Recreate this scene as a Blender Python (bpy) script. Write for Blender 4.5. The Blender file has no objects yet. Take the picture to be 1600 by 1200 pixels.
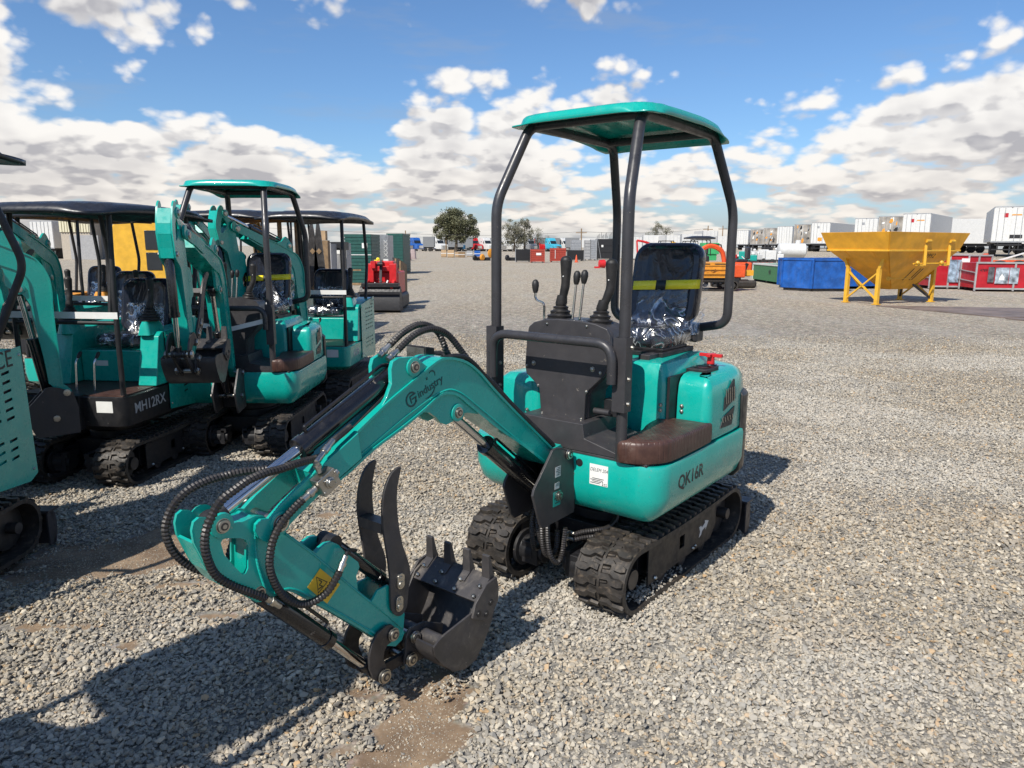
import bpy, math, random
import numpy as np
from mathutils import Vector, Matrix, geometry
import bmesh
R = math.radians
rnd = random.Random(11)
nrs = np.random.RandomState(5)
SC = bpy.context.scene
COL = SC.collection

# ------------------------------------------------------------------ camera
FPX, PITCH, ROLL, EYE = 1138.9, R(10.73), 0.004, 1.6
cd = bpy.data.cameras.new('camera'); cam = bpy.data.objects.new('camera', cd); COL.objects.link(cam)
cd.sensor_width = 36.0; cd.lens = 36.0 * FPX / 1600.0; cd.clip_start = 0.05; cd.clip_end = 3000
cam.matrix_world = Matrix.Translation((0, 0, EYE)) @ Matrix.Rotation(R(90) - PITCH, 4, 'X') @ Matrix.Rotation(ROLL, 4, 'Z')
SC.camera = cam
SC.render.resolution_x, SC.render.resolution_y = 1024, 768

# ------------------------------------------------------------------ sun (travels away from the camera, slightly to the right)
SUN_EL = R(46.5)
SUN_TRAVEL = R(57.0)                      # world angle of the direction the light travels over the ground
sd = bpy.data.lights.new('sun', 'SUN'); sun = bpy.data.objects.new('sun', sd); COL.objects.link(sun)
sd.energy = 5.0; sd.angle = R(0.53); sd.color = (1.0, 0.945, 0.86)
_tr = Vector((math.cos(SUN_TRAVEL) * math.cos(SUN_EL), math.sin(SUN_TRAVEL) * math.cos(SUN_EL), -math.sin(SUN_EL)))
sun.rotation_euler = _tr.to_track_quat('-Z', 'Y').to_euler()
sun.location = (-20, -30, 40)

# ------------------------------------------------------------------ exposure
SC.view_settings.view_transform = 'Standard'; SC.view_settings.look = 'None'
SC.view_settings.exposure = 0.20; SC.view_settings.gamma = 1.0
SC.view_settings.use_curve_mapping = False

# ------------------------------------------------------------------ world: Nishita sky behind layers of cumulus
W = bpy.data.worlds.new('World'); SC.world = W; W.use_nodes = True
nt = W.node_tree; nt.nodes.clear()


class NB:
    """tiny node builder"""
    def __init__(s, t): s.t = t
    def n(s, kind, **kw):
        x = s.t.nodes.new(kind)
        for k, v in kw.items(): setattr(x, k, v)
        return x
    def put(s, sock, v):
        if v is None: return
        if isinstance(v, bpy.types.NodeSocket): s.t.links.new(v, sock)
        else: sock.default_value = v
    def m(s, op, a, b=None, c=None, clamp=False):
        x = s.n('ShaderNodeMath', operation=op, use_clamp=clamp)
        for i, v in enumerate((a, b, c)):
            if v is not None: s.put(x.inputs[i], v)
        return x.outputs[0]
    def rng(s, v, a, b, c=0.0, d=1.0, smooth=True):
        x = s.n('ShaderNodeMapRange', interpolation_type='SMOOTHSTEP' if smooth else 'LINEAR')
        for i, q in enumerate((v, a, b, c, d)): s.put(x.inputs[i], q)
        return x.outputs[0]
    def mix(s, f, a, b, mode='MIX'):
        x = s.n('ShaderNodeMix', data_type='RGBA', blend_type=mode)
        s.put(x.inputs[0], f)
        for i, v in ((6, a), (7, b)):
            if not isinstance(v, bpy.types.NodeSocket) and len(v) == 3: v = (*v, 1)
            s.put(x.inputs[i], v)
        return x.outputs[2]
    def noise(s, vec, scale, detail=4, rough=.5, dist=0.0, lac=2.0, dims='3D'):
        x = s.n('ShaderNodeTexNoise', noise_dimensions=dims)
        if vec is not None: s.put(x.inputs['Vector'], vec)
        x.inputs['Scale'].default_value = scale; x.inputs['Detail'].default_value = detail
        x.inputs['Roughness'].default_value = rough; x.inputs['Distortion'].default_value = dist
        x.inputs['Lacunarity'].default_value = lac
        return x.outputs[0]
    def xyz(s, x, y, z):
        c = s.n('ShaderNodeCombineXYZ')
        for i, v in enumerate((x, y, z)): s.put(c.inputs[i], v)
        return c.outputs[0]


b = NB(nt)
tc = b.n('ShaderNodeTexCoord'); sep = b.n('ShaderNodeSeparateXYZ'); nt.links.new(tc.outputs['Generated'], sep.inputs[0])
el = b.m('ARCSINE', sep.outputs[2]); az = b.m('ARCTAN2', sep.outputs[0], sep.outputs[1])
sky = b.n('ShaderNodeTexSky', sky_type='NISHITA'); sky.sun_disc = False
sky.sun_elevation = SUN_EL
sky.sun_rotation = math.atan2(-math.cos(SUN_TRAVEL), -math.sin(SUN_TRAVEL))
sky.air_density = 1.0; sky.dust_density = 0.6; sky.ozone_density = 1.6; sky.altitude = 50
# blobs: (az, el, half width, half height, amount) where the picture shows heaps or gaps
def uv(u, v):
    x, y = (u - 800) / FPX, (v - 600) / FPX
    d = Vector((x, math.cos(PITCH) - y * math.sin(PITCH), -math.sin(PITCH) - y * math.cos(PITCH))).normalized()
    return math.atan2(d.x, d.y), math.asin(d.z)
BLOBS = [(1330, 180, .14, .05, .15), (1430, 130, .07, .035, .10), (1590, 130, .05, .05, .16), (990, 140, .075, .045, .20), (855, 130, .02, .03, .14),
         (740, 185, .11, .05, .18), (640, 200, .06, .04, .10), (420, 215, .10, .04, .13), (220, 215, .08, .04, .12), (20, 230, .07, .04, .12), (70, 20, .10, .035, .36),
         (5, 125, .055, .03, .28), (480, -20, .10, .025, .30), (890, -5, .05, .03, .20), (1560, 5, .06, .03, .30), (745, 118, .04, .014, .22),
         (300, 120, .2, .05, -.16), (1120, 90, .09, .1, -.22), (560, 140, .10, .06, -.18), (110, 195, .05, .02, -.12), (900, 70, .12, .04, -.1), (1330, 30, .2, .04, -.2),
         (520, 190, .03, .03, -.10), (1310, 260, .04, .02, -.12), (1080, 330, .2, .02, -.10), (1250, 70, .06, .03, -.1)]
blob = None
for (u_, v_, sa, se, amt) in BLOBS:                      # shared by the three look-ups
    ca, ce = uv(u_, v_)
    dv = b.n('ShaderNodeVectorMath', operation='MULTIPLY'); b.put(dv.inputs[0], b.xyz(b.m('SUBTRACT', az, ca), b.m('SUBTRACT', el, ce), 0.0)); dv.inputs[1].default_value = (1 / sa, 1 / se, 0)
    dd_ = b.n('ShaderNodeVectorMath', operation='DOT_PRODUCT'); nt.links.new(dv.outputs[0], dd_.inputs[0]); nt.links.new(dv.outputs[0], dd_.inputs[1])
    g = b.m('POWER', .5, dd_.outputs['Value'])
    blob = b.m('MULTIPLY', g, amt) if blob is None else b.m('MULTIPLY_ADD', g, amt, blob)
def density(daz, del_, det=8):
    e = b.m('ADD', el, del_); a = b.m('ADD', az, daz)
    v = b.m('LOGARITHM', b.m('ADD', b.m('MAXIMUM', e, 0.0), 0.085), math.e)
    vec = b.xyz(b.m('MULTIPLY', a, 4.6), b.m('MULTIPLY', v, 2.1), 0.0)
    n1 = b.noise(vec, 1.1, 2.0, .45, dims='2D')
    puff = b.noise(vec, 3.0, det, .50, .15, dims='2D')
    bl = None
    for (sc_, am_) in ((3.6, .50), (8.5, .26), (19.0, .08))[:3 if det > 4 else 2]:        # rounded heads at three sizes
        vo = b.n('ShaderNodeTexVoronoi', feature='SMOOTH_F1', voronoi_dimensions='2D'); b.put(vo.inputs['Vector'], vec); vo.inputs['Scale'].default_value = sc_
        vo.inputs['Smoothness'].default_value = .12
        q = b.m('SUBTRACT', .42, vo.outputs['Distance']); bl = b.m('MULTIPLY', q, am_) if bl is None else b.m('MULTIPLY_ADD', q, am_, bl)
    d = b.m('ADD', b.m('MULTIPLY', n1, .52), b.m('MULTIPLY', puff, .50))
    d = b.m('MULTIPLY_ADD', bl, .62, d)
    base = b.rng(e, .095, .175, .22, -.05)
    low = b.rng(e, .01, .08, -.02, 0.0)
    return b.m('ADD', b.m('ADD', d, base), b.m('ADD', low, blob))
D0 = density(0.0, 0.0); D1 = density(0.008, 0.014, 4); D2 = density(-0.006, 0.036, 3)
alpha = b.rng(D0, .535, .70)
thick = b.rng(D0, .62, .95)
top = b.rng(b.m('ADD', b.m('MULTIPLY', D1, .45), b.m('MULTIPLY', D2, .55)), .56, .84)
slope = b.rng(b.m('SUBTRACT', D1, D0), -.06, .09)
shade = b.m('MULTIPLY', b.m('ADD', b.m('MULTIPLY', top, .48), b.m('MULTIPLY', slope, .72)), b.m('MULTIPLY_ADD', thick, .45, .6), clamp=True)
highdark = b.rng(el, .22, .30, 0.0, .35)
shade = b.m('ADD', shade, highdark, clamp=True)
ccol = b.mix(shade, (13.4, 13.1, 12.7), (6.6, 6.6, 7.1))
warm = b.rng(el, .02, .16, .55, 0.0)
ccol = b.mix(warm, ccol, b.mix(1.0, ccol, (1.0, .93, .84), 'MULTIPLY'))
skyc = b.mix(1.0, sky.outputs[0], (1.08, 1.44, 1.84), 'MULTIPLY')
veil = b.m('MULTIPLY', b.rng(b.noise(b.xyz(b.m('MULTIPLY', az, 3.0), b.m('MULTIPLY', el, 14.0), 9.0), 1.5, 4, .6, dims='2D'), .52, .8), .25)
skyc = b.mix(veil, skyc, (5.5, 5.8, 6.2))
hz = b.rng(el, -.02, .12, .80, 0.0)
skyc = b.mix(hz, skyc, (6.8, 7.3, 8.0))
fin = b.mix(b.m('MULTIPLY', alpha, b.rng(el, -.005, .03, .35, 1.0)), skyc, ccol)
bg = b.n('ShaderNodeBackground'); nt.links.new(fin, bg.inputs[0]); bg.inputs[1].default_value = 0.064
wo = b.n('ShaderNodeOutputWorld'); nt.links.new(bg.outputs[0], wo.inputs[0])

# ------------------------------------------------------------------ measuring helpers (photograph pixel -> point on a real plane)
_c, _s = math.cos(ROLL), math.sin(ROLL)
def ray(u, v):
    a, q = u - 800, v - 600
    u2 = a * _c + q * _s; v2 = -a * _s + q * _c
    x, y = u2 / FPX, v2 / FPX
    return Vector((x, math.cos(PITCH) - y * math.sin(PITCH), -math.sin(PITCH) - y * math.cos(PITCH)))
CAMP = Vector((0, 0, EYE))
def G(u, v, z=0.0):
    d = ray(u, v); p = CAMP + d * ((z - EYE) / d.z); return p
def at(u, v, dist):                       # point at forward distance dist
    d = ray(u, v); return CAMP + d * (dist / d.y)
HEAD = R(231.93)                          # heading of the nearest excavator
MO = Vector((.195, 3.203, 0)); MX = Vector((math.cos(HEAD), math.sin(HEAD), 0)); MY = Vector((-MX.y, MX.x, 0))
def _loc(P): q = P - MO; return Vector((q.dot(MX), q.dot(MY), q.z))
def QY(u, v, y):
    d = ray(u, v); t = (y + MO.dot(MY) - CAMP.dot(MY)) / d.dot(MY); p = _loc(CAMP + d * t); return (p.x, p.z)
def QX(u, v, x):
    d = ray(u, v); t = (x + MO.dot(MX) - CAMP.dot(MX)) / d.dot(MX); p = _loc(CAMP + d * t); return (p.y, p.z)
def QZ(u, v, z): p = _loc(G(u, v, z)); return (p.x, p.y)

# ------------------------------------------------------------------ materials
def new_mat(name):
    m = bpy.data.materials.new(name); m.use_nodes = True
    t = m.node_tree; t.nodes.clear(); k = NB(t)
    p = k.n('ShaderNodeBsdfPrincipled'); o = k.n('ShaderNodeOutputMaterial'); t.links.new(p.outputs[0], o.inputs[0])
    return m, k, p
def mat(name, col, rough=.5, metal=0.0, var=.12, dust=.0, bump=.0, bscale=60., coat=0.0, scale=7., dustcol=(.30, .26, .21), streak=False):
    m, k, p = new_mat(name)
    tc = k.n('ShaderNodeTexCoord').outputs['Object']
    n = k.noise(tc, scale, 6, .6)
    c2 = tuple(max(0, x * (1 - var * 1.6)) for x in col); c1 = tuple(min(1, x * (1 + var * .6)) for x in col)
    c = k.mix(k.rng(n, .3, .7), c2, c1)
    if dust:
        geo = k.n('ShaderNodeNewGeometry'); sp = k.n('ShaderNodeSeparateXYZ'); k.t.links.new(geo.outputs['Normal'], sp.inputs[0])
        up = k.rng(sp.outputs[2], -.2, 1.0, .35, 1.0)
        dn = k.rng(k.noise(tc, scale * 2.3, 8, .68, .4), .48, .78)
        c = k.mix(k.m('MULTIPLY', k.m('MULTIPLY', dn, up), dust, clamp=True), c, dustcol)
    k.put(p.inputs['Base Color'], c)
    rn = k.rng(k.noise(tc, scale * 3.1, 5, .6), .3, .75, max(.02, rough - .08), min(1, rough + .14))
    k.put(p.inputs['Roughness'], rn)
    p.inputs['Metallic'].default_value = metal
    if dust:
        sc_ = k.noise(tc, 34, 3, .75, .6); grime = k.rng(k.noise(tc, 2.4, 6, .7), .42, .72, 0, .35 * min(1, dust * 4))
        c = k.mix(grime, c, tuple(x * .62 + .012 for x in col)); c = k.mix(k.rng(sc_, .685, .72, 0, .45), c, dustcol); k.put(p.inputs['Base Color'], c)
    if coat: p.inputs['Coat Weight'].default_value = coat; p.inputs['Coat Roughness'].default_value = .08
    if bump:
        bp = k.n('ShaderNodeBump'); bp.inputs['Strength'].default_value = bump; bp.inputs['Distance'].default_value = .004
        k.put(bp.inputs['Height'], k.noise(tc, bscale, 4, .6)); k.t.links.new(bp.outputs[0], p.inputs['Normal'])
    return m
TEAL = mat('teal_paint', (.003, .365, .300), .30, var=.05, dust=.10, bump=.05, bscale=45, coat=.5)
TEALD = mat('teal_cast_paint', (.004, .30, .25), .34, var=.08, dust=.12, bump=.12, bscale=70, coat=.4)
GREY = mat('charcoal_powder_coat', (.040, .038, .041), .42, var=.10, dust=.10, bump=.10, bscale=300)
POLE = mat('charcoal_tube_paint', (.036, .035, .038), .33, var=.08, dust=.06, bump=.04, bscale=90)
BLACK = mat('black_gloss_paint', (.008, .008, .010), .20, var=.1, dust=.10, coat=.4)
BLACKM = mat('black_matt_paint', (.012, .012, .014), .5, var=.1, dust=.14)
NAVY = mat('black_canopy_plastic', (.018, .019, .024), .34, var=.1, dust=.06)
RUBBER = mat('track_rubber', (.034, .029, .025), .55, var=.35, dust=.95, bump=.4, bscale=60, dustcol=(.19, .145, .10), scale=13)
HOSE = mat('spiral_hose_guard', (.022, .019, .018), .42, var=.2, dust=.25)
PLAST = mat('black_boot_rubber', (.016, .015, .015), .5, var=.15, dust=.2, bump=.1)
CHROME = mat('chromed_rod', (.62, .62, .62), .12, 1.0, var=.04)
STEEL = mat('zinc_plated_steel', (.50, .48, .43), .32, 1.0, var=.15, dust=.12)
DARKS = mat('worn_dark_steel', (.075, .070, .068), .45, .6, var=.25, dust=.35, scale=9)
IRON = mat('bucket_paint', (.050, .046, .046), .42, var=.22, dust=.50, bump=.12, bscale=60, scale=6)
WHITE = mat('white_paint', (.62, .62, .60), .45, var=.06, dust=.15)
PAPER = mat('paper_label', (.72, .72, .69), .55, var=.05)
OCHRE = mat('ochre_paint', (.36, .19, .03), .5, var=.2, dust=.3)
YEL = mat('yellow_paint', (.72, .40, .03), .42, var=.1, dust=.15)
YLABEL = mat('yellow_label', (.72, .45, .03), .45, var=.06)
YTAPE = mat('yellow_tape', (.88, .72, .03), .30, var=.04, bump=.15, bscale=30)
REDM = mat('red_paint', (.55, .015, .018), .38, var=.1, dust=.1)
DKRED = mat('brick_red_paint', (.36, .045, .025), .5, var=.15, dust=.2)
BLUE = mat('blue_paint', (.010, .10, .40), .45, var=.25, dust=.35, scale=3, dustcol=(.25, .35, .5))
GREENP = mat('green_paint', (.03, .17, .06), .5, var=.12, dust=.2)
DKGREEN = mat('dark_green_panel', (.008, .075, .062), .5, var=.15, dust=.1)
ORANGE = mat('orange_paint', (.72, .30, .03), .45, var=.12, dust=.2)
REDOR = mat('red_orange_paint', (.70, .09, .02), .42, var=.1, dust=.1)
HOPY = mat('hopper_yellow_paint', (.78, .38, .025), .5, var=.14, dust=.3, scale=2.0, dustcol=(.35, .2, .08))
GALV = mat('galvanised_steel', (.40, .41, .42), .42, .5, var=.15)
LTGREY = mat('light_grey_paint', (.34, .34, .34), .5, var=.1, dust=.2)
TAN = mat('tan_wall', (.42, .37, .30), .8, var=.08)
CREAM = mat('cream_wall', (.62, .58, .42), .8, var=.06)
CARD = mat('cardboard', (.44, .30, .17), .8, var=.12)
WOOD = mat('rough_wood', (.26, .17, .09), .8, var=.25, dust=.1)
CYAN = mat('cyan_paint', (.06, .42, .58), .4, var=.05)
TYRE = mat('tyre_rubber', (.018, .018, .018), .8, var=.2, dust=.3)
GLASSD = mat('dark_window_glass', (.02, .025, .03), .08, var=.1)
INK = mat('black_print', (.012, .018, .02), .5, var=.05)
INKTEAL = mat('dark_teal_print', (.005, .06, .06), .5, var=.05)
SILVERP = mat('silver_print', (.45, .46, .47), .4, var=.05)
MATS = mat('steel_road_plate', (.22, .17, .145), .6, .2, var=.25, dust=.4, scale=1.5)
GRAF = None

def leather():
    m, k, p = new_mat('brown_quilted_leather')
    tc = k.n('ShaderNodeTexCoord').outputs['Object']
    mp = k.n('ShaderNodeMapping'); k.put(mp.inputs[0], tc); mp.inputs['Rotation'].default_value = (0, 0, R(45)); mp.inputs['Scale'].default_value = (1, 1, 1)
    ch = k.n('ShaderNodeTexWave', wave_type='BANDS', bands_direction='X', wave_profile='TRI'); k.put(ch.inputs['Vector'], mp.outputs[0]); ch.inputs['Scale'].default_value = 13
    ch2 = k.n('ShaderNodeTexWave', wave_type='BANDS', bands_direction='Y', wave_profile='TRI'); k.put(ch2.inputs['Vector'], mp.outputs[0]); ch2.inputs['Scale'].default_value = 13
    h = k.m('MINIMUM', ch.outputs[1], ch2.outputs[1])
    n = k.noise(tc, 16, 7, .65)
    c = k.mix(k.rng(n, .35, .7), (.048, .022, .017), (.085, .042, .032))
    c = k.mix(k.rng(k.noise(tc, 9, 8, .7), .55, .8), c, (.17, .13, .105))
    k.put(p.inputs['Base Color'], c); p.inputs['Roughness'].default_value = .42
    bp = k.n('ShaderNodeBump'); bp.inputs['Strength'].default_value = .4; bp.inputs['Distance'].default_value = .004
    k.put(bp.inputs['Height'], k.m('MULTIPLY_ADD', n, .35, k.rng(h, 0, .35))); k.t.links.new(bp.outputs[0], p.inputs['Normal'])
    return m
LEATHER = leather()

def wrapped(name, col, strength, glossy):
    m, k, p = new_mat(name)
    tc = k.n('ShaderNodeTexCoord').outputs['Object']
    mp = k.n('ShaderNodeMapping'); k.put(mp.inputs[0], tc); mp.inputs['Scale'].default_value = (1.0, 1.0, .55)
    n = k.noise(mp.outputs[0], 4.5, 2, .5, 1.0)
    rg = k.m('ABSOLUTE', k.m('SUBTRACT', n, .5))
    n2 = k.noise(mp.outputs[0], 22, 2, .5, 1.0)
    rg2 = k.m('ABSOLUTE', k.m('SUBTRACT', n2, .5))
    hgt = k.m('ADD', rg, k.m('MULTIPLY', rg2, .15))
    bp = k.n('ShaderNodeBump'); bp.inputs['Strength'].default_value = strength; bp.inputs['Distance'].default_value = .05
    k.put(bp.inputs['Height'], hgt); k.t.links.new(bp.outputs[0], p.inputs['Normal'])
    k.put(p.inputs['Base Color'], k.mix(k.rng(rg, 0, .25), tuple(x * 1.5 for x in col), col)); p.inputs['Roughness'].default_value = .22 if glossy else .35
    return m
SEATM = wrapped('black_vinyl_under_film', (.012, .013, .019), .55, True)
SEATL = wrapped('black_vinyl', (.016, .016, .020), .6, False)

def film():
    m = bpy.data.materials.new('clear_wrap'); m.use_nodes = True; t = m.node_tree; t.nodes.clear(); k = NB(t)
    tc = k.n('ShaderNodeTexCoord').outputs['Object']
    n = k.noise(tc, 4.2, 2, .5, 2.0); rg = k.m('ABSOLUTE', k.m('SUBTRACT', n, .5))
    bp = k.n('ShaderNodeBump'); bp.inputs['Strength'].default_value = 1.0; bp.inputs['Distance'].default_value = .035; k.put(bp.inputs['Height'], rg)
    gl = k.n('ShaderNodeBsdfGlossy'); gl.inputs['Roughness'].default_value = .16; t.links.new(bp.outputs[0], gl.inputs['Normal']); gl.inputs['Color'].default_value = (.9, .9, .9, 1)
    df = k.n('ShaderNodeBsdfTranslucent'); df.inputs['Color'].default_value = (.8, .8, .8, 1)
    df2 = k.n('ShaderNodeBsdfDiffuse'); df2.inputs['Color'].default_value = (.8, .8, .8, 1); t.links.new(bp.outputs[0], df2.inputs['Normal'])
    tr = k.n('ShaderNodeBsdfTransparent')
    a = k.n('ShaderNodeMixShader'); k.put(a.inputs[0], k.m('MULTIPLY_ADD', k.rng(rg, .05, 0.0), .30, .07)); t.links.new(tr.outputs[0], a.inputs[1]); t.links.new(gl.outputs[0], a.inputs[2])
    c = k.n('ShaderNodeMixShader'); k.put(c.inputs[0], k.m('MULTIPLY_ADD', k.rng(rg, .010, 0.0), .25, .006)); t.links.new(a.outputs[0], c.inputs[1]); t.links.new(df2.outputs[0], c.inputs[2])
    o = k.n('ShaderNodeOutputMaterial'); t.links.new(c.outputs[0], o.inputs[0])
    return m
FILM = film()

# ------------------------------------------------------------------ mesh builder
def smooth_pts(p, n=6, closed=False):
    p = [Vector(q) for q in p]; out = []; N = len(p)
    rng_ = range(N if closed else N - 1)
    for i in rng_:
        a = p[(i - 1) % N] if (closed or i > 0) else p[0] * 2 - p[1]
        b_, c_ = p[i], p[(i + 1) % N]
        d = p[(i + 2) % N] if (closed or i < N - 2) else p[-1] * 2 - p[-2]
        for j in range(n):
            t = j / n
            out.append(.5 * ((2 * b_) + (c_ - a) * t + (2 * a - 5 * b_ + 4 * c_ - d) * t * t + (3 * b_ - a - 3 * c_ + d) * t ** 3))
    if not closed: out.append(p[-1])
    return out
def fillet(p, r, n=5):
    p = [Vector(q) for q in p]; out = [p[0]]
    for i in range(1, len(p) - 1):
        a, q, c_ = p[i - 1], p[i], p[i + 1]
        l1, l2 = (a - q).length, (c_ - q).length; d = min(r, l1 * .48, l2 * .48)
        s, e = q + (a - q) / l1 * d, q + (c_ - q) / l2 * d
        for j in range(n + 1):
            t = j / n; out.append((1 - t) ** 2 * s + 2 * t * (1 - t) * q + t * t * e)
    out.append(p[-1]); return out
def round_rect(a0, a1, b0, b1, r, n=4):
    pts = []
    for (cx, cy, st) in ((a1 - r, b1 - r, 0), (a0 + r, b1 - r, 90), (a0 + r, b0 + r, 180), (a1 - r, b0 + r, 270)):
        for i in range(n + 1):
            t = R(st + 90 * i / n); pts.append((cx + r * math.cos(t), cy + r * math.sin(t)))
    return pts

class MB:
    def __init__(s): s.v = []; s.f = []
    def add(s, vs, fs):
        o = len(s.v); s.v += [tuple(v) for v in vs]; s.f += [tuple(i + o for i in f) for f in fs]; return s
    def box(s, x0, x1, y0, y1, z0, z1):
        return s.add([(x, y, z) for x in (x0, x1) for y in (y0, y1) for z in (z0, z1)],
                     [(0, 1, 3, 2), (4, 6, 7, 5), (0, 4, 5, 1), (2, 3, 7, 6), (0, 2, 6, 4), (1, 5, 7, 3)])
    def obox(s, c, h, ax, ay=None):
        """box at c with half sizes h; ax = direction of x, ay rough direction of y"""
        ax = Vector(ax).normalized(); ay = Vector(ay or (0, 0, 1)); az_ = ax.cross(ay).normalized(); ay = az_.cross(ax)
        c = Vector(c)
        return s.add([c + ax * h[0] * i + ay * h[1] * j + az_ * h[2] * k_ for i in (-1, 1) for j in (-1, 1) for k_ in (-1, 1)],
                     [(0, 1, 3, 2), (4, 6, 7, 5), (0, 4, 5, 1), (2, 3, 7, 6), (0, 2, 6, 4), (1, 5, 7, 3)])
    def bar(s, p, q, w, h, up=(0, 0, 1)):
        p, q = Vector(p), Vector(q)
        return s.obox((p + q) / 2, ((q - p).length / 2, w / 2, h / 2), q - p, Vector(up).cross(q - p) if (Vector(up).cross(q - p)).length > 1e-4 else (1, 0, 0))
    def lathe(s, p, d, prof, n=14, caps=True):
        """prof: list of (t, r) along d from p"""
        p = Vector(p); d = Vector(d).normalized(); a = d.orthogonal().normalized(); c = d.cross(a)
        vs = []; fs = []
        for (t, r) in prof:
            for i in range(n):
                w = 2 * math.pi * i / n; vs.append(p + d * t + (a * math.cos(w) + c * math.sin(w)) * r)
        for k_ in range(len(prof) - 1):
            for i in range(n):
                j = (i + 1) % n; fs.append((k_ * n + i, k_ * n + j, (k_ + 1) * n + j, (k_ + 1) * n + i))
        if caps: fs.append(tuple(range(n - 1, -1, -1))); fs.append(tuple(range((len(prof) - 1) * n, len(prof) * n)))
        return s.add(vs, fs)
    def cyl(s, p, q, r, r2=None, n=14):
        p, q = Vector(p), Vector(q); return s.lathe(p, q - p, [(0, r), ((q - p).length, r if r2 is None else r2)], n)
    def tube(s, pts, r, n=8, caps=True):
        pts = [Vector(p) for p in pts]; N = len(pts)
        rs = r if isinstance(r, (list, tuple)) else [r] * N
        t0 = (pts[1] - pts[0]).normalized(); a = t0.orthogonal().normalized(); vs = []; fs = []
        for i, p in enumerate(pts):
            t = (pts[min(i + 1, N - 1)] - pts[max(i - 1, 0)]).normalized()
            a = (a - t * a.dot(t)).normalized(); c = t.cross(a)
            for j in range(n):
                w = 2 * math.pi * j / n; vs.append(p + (a * math.cos(w) + c * math.sin(w)) * rs[i])
        for i in range(N - 1):
            for j in range(n):
                k_ = (j + 1) % n; fs.append((i * n + j, i * n + k_, (i + 1) * n + k_, (i + 1) * n + j))
        if caps: fs.append(tuple(range(n - 1, -1, -1))); fs.append(tuple(range((N - 1) * n, N * n)))
        return s.add(vs, fs)
    def hose(s, pts, r=.0095, pitch=.011, n=8, amp=.13):
        p = smooth_pts(pts, 8); L = [0]
        for i in range(1, len(p)): L.append(L[-1] + (p[i] - p[i - 1]).length)
        k_ = max(4, int(L[-1] / pitch * 4)); q = []; rs = []; j = 0
        for i in range(k_ + 1):
            t = L[-1] * i / k_
            while j < len(L) - 2 and L[j + 1] < t: j += 1
            f = (t - L[j]) / max(1e-6, L[j + 1] - L[j]); q.append(p[j].lerp(p[j + 1], f)); rs.append(r * (1 + amp * (1, .2, -1, .2)[i % 4]))
        return s.tube(q, rs, n)
    def prism(s, outline, axis, a, b_, holes=()):
        """outline in the two other axes; extruded along axis from a to b_"""
        mk = {'x': lambda p, t: (t, p[0], p[1]), 'y': lambda p, t: (p[0], t, p[1]), 'z': lambda p, t: (p[0], p[1], t)}[axis]
        loops = [list(outline)] + [list(h) for h in holes]
        flat = [p for l in loops for p in l]; n = len(flat)
        if holes: tri = geometry.tessellate_polygon([[Vector((p[0], p[1], 0)) for p in l] for l in loops])
        else: tri = [tuple(range(n))]
        vs = [mk(p, a) for p in flat] + [mk(p, b_) for p in flat]
        fs = [tuple(t) for t in tri] + [tuple(i + n for i in reversed(t)) for t in tri]
        o = 0
        for l in loops:
            m_ = len(l)
            for i in range(m_):
                j = (i + 1) % m_; fs.append((o + i, o + n + i, o + n + j, o + j))
            o += m_
        return s.add(vs, fs)
    def loft(s, rings, caps=True):
        n = len(rings[0]); vs = [p for r in rings for p in r]; fs = []
        for k_ in range(len(rings) - 1):
            for i in range(n):
                j = (i + 1) % n; fs.append((k_ * n + i, k_ * n + j, (k_ + 1) * n + j, (k_ + 1) * n + i))
        if caps: fs.append(tuple(range(n - 1, -1, -1))); fs.append(tuple(range((len(rings) - 1) * n, len(rings) * n)))
        return s.add(vs, fs)
    def ball(s, c, r, n=8, sz=(1, 1, 1)):
        c = Vector(c); vs = []; fs = []
        m_ = max(4, n // 2)
        for i in range(1, m_):
            a = math.pi * i / m_
            for j in range(n):
                w = 2 * math.pi * j / n; vs.append(c + Vector((r * math.sin(a) * math.cos(w) * sz[0], r * math.sin(a) * math.sin(w) * sz[1], r * math.cos(a) * sz[2])))
        t = len(vs); vs += [c + Vector((0, 0, r * sz[2])), c - Vector((0, 0, r * sz[2]))]
        for i in range(m_ - 2):
            for j in range(n):
                k_ = (j + 1) % n; fs.append((i * n + j, (i + 1) * n + j, (i + 1) * n + k_, i * n + k_))
        for j in range(n):
            k_ = (j + 1) % n; fs.append((t, j, k_)); fs.append((t + 1, (m_ - 2) * n + k_, (m_ - 2) * n + j))
        return s.add(vs, fs)
    def xf(s, M):
        s.v = [tuple(M @ Vector(v)) for v in s.v]; return s
    def build(s, name, m, parent=None, bevel=0.0, label=None, ang=38, seg=2, solid=0.0):
        me = bpy.data.meshes.new(name); me.from_pydata(s.v, [], s.f); me.validate()
        bm = bmesh.new(); bm.from_mesh(me); bmesh.ops.recalc_face_normals(bm, faces=bm.faces); bm.to_mesh(me); bm.free()
        me.materials.append(m)
        for p in me.polygons: p.use_smooth = True
        me.set_sharp_from_angle(angle=R(ang))
        o = bpy.data.objects.new(name, me); COL.objects.link(o)
        if parent is not None: o.parent = parent
        if solid: md = o.modifiers.new('thickness', 'SOLIDIFY'); md.thickness = solid; md.offset = -1
        if bevel:
            md = o.modifiers.new('bevel', 'BEVEL'); md.width = bevel; md.segments = seg; md.limit_method = 'ANGLE'; md.angle_limit = R(ang); md.harden_normals = True
        if label: o['label'] = label
        return o
def empty(name, label, cat, loc, rz=0.0, group=None):
    o = bpy.data.objects.new(name, None); COL.objects.link(o); o.location = loc; o.rotation_euler = (0, 0, rz)
    o.empty_display_size = .2; o['label'] = label; o['category'] = cat
    if group: o['group'] = group
    return o
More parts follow.
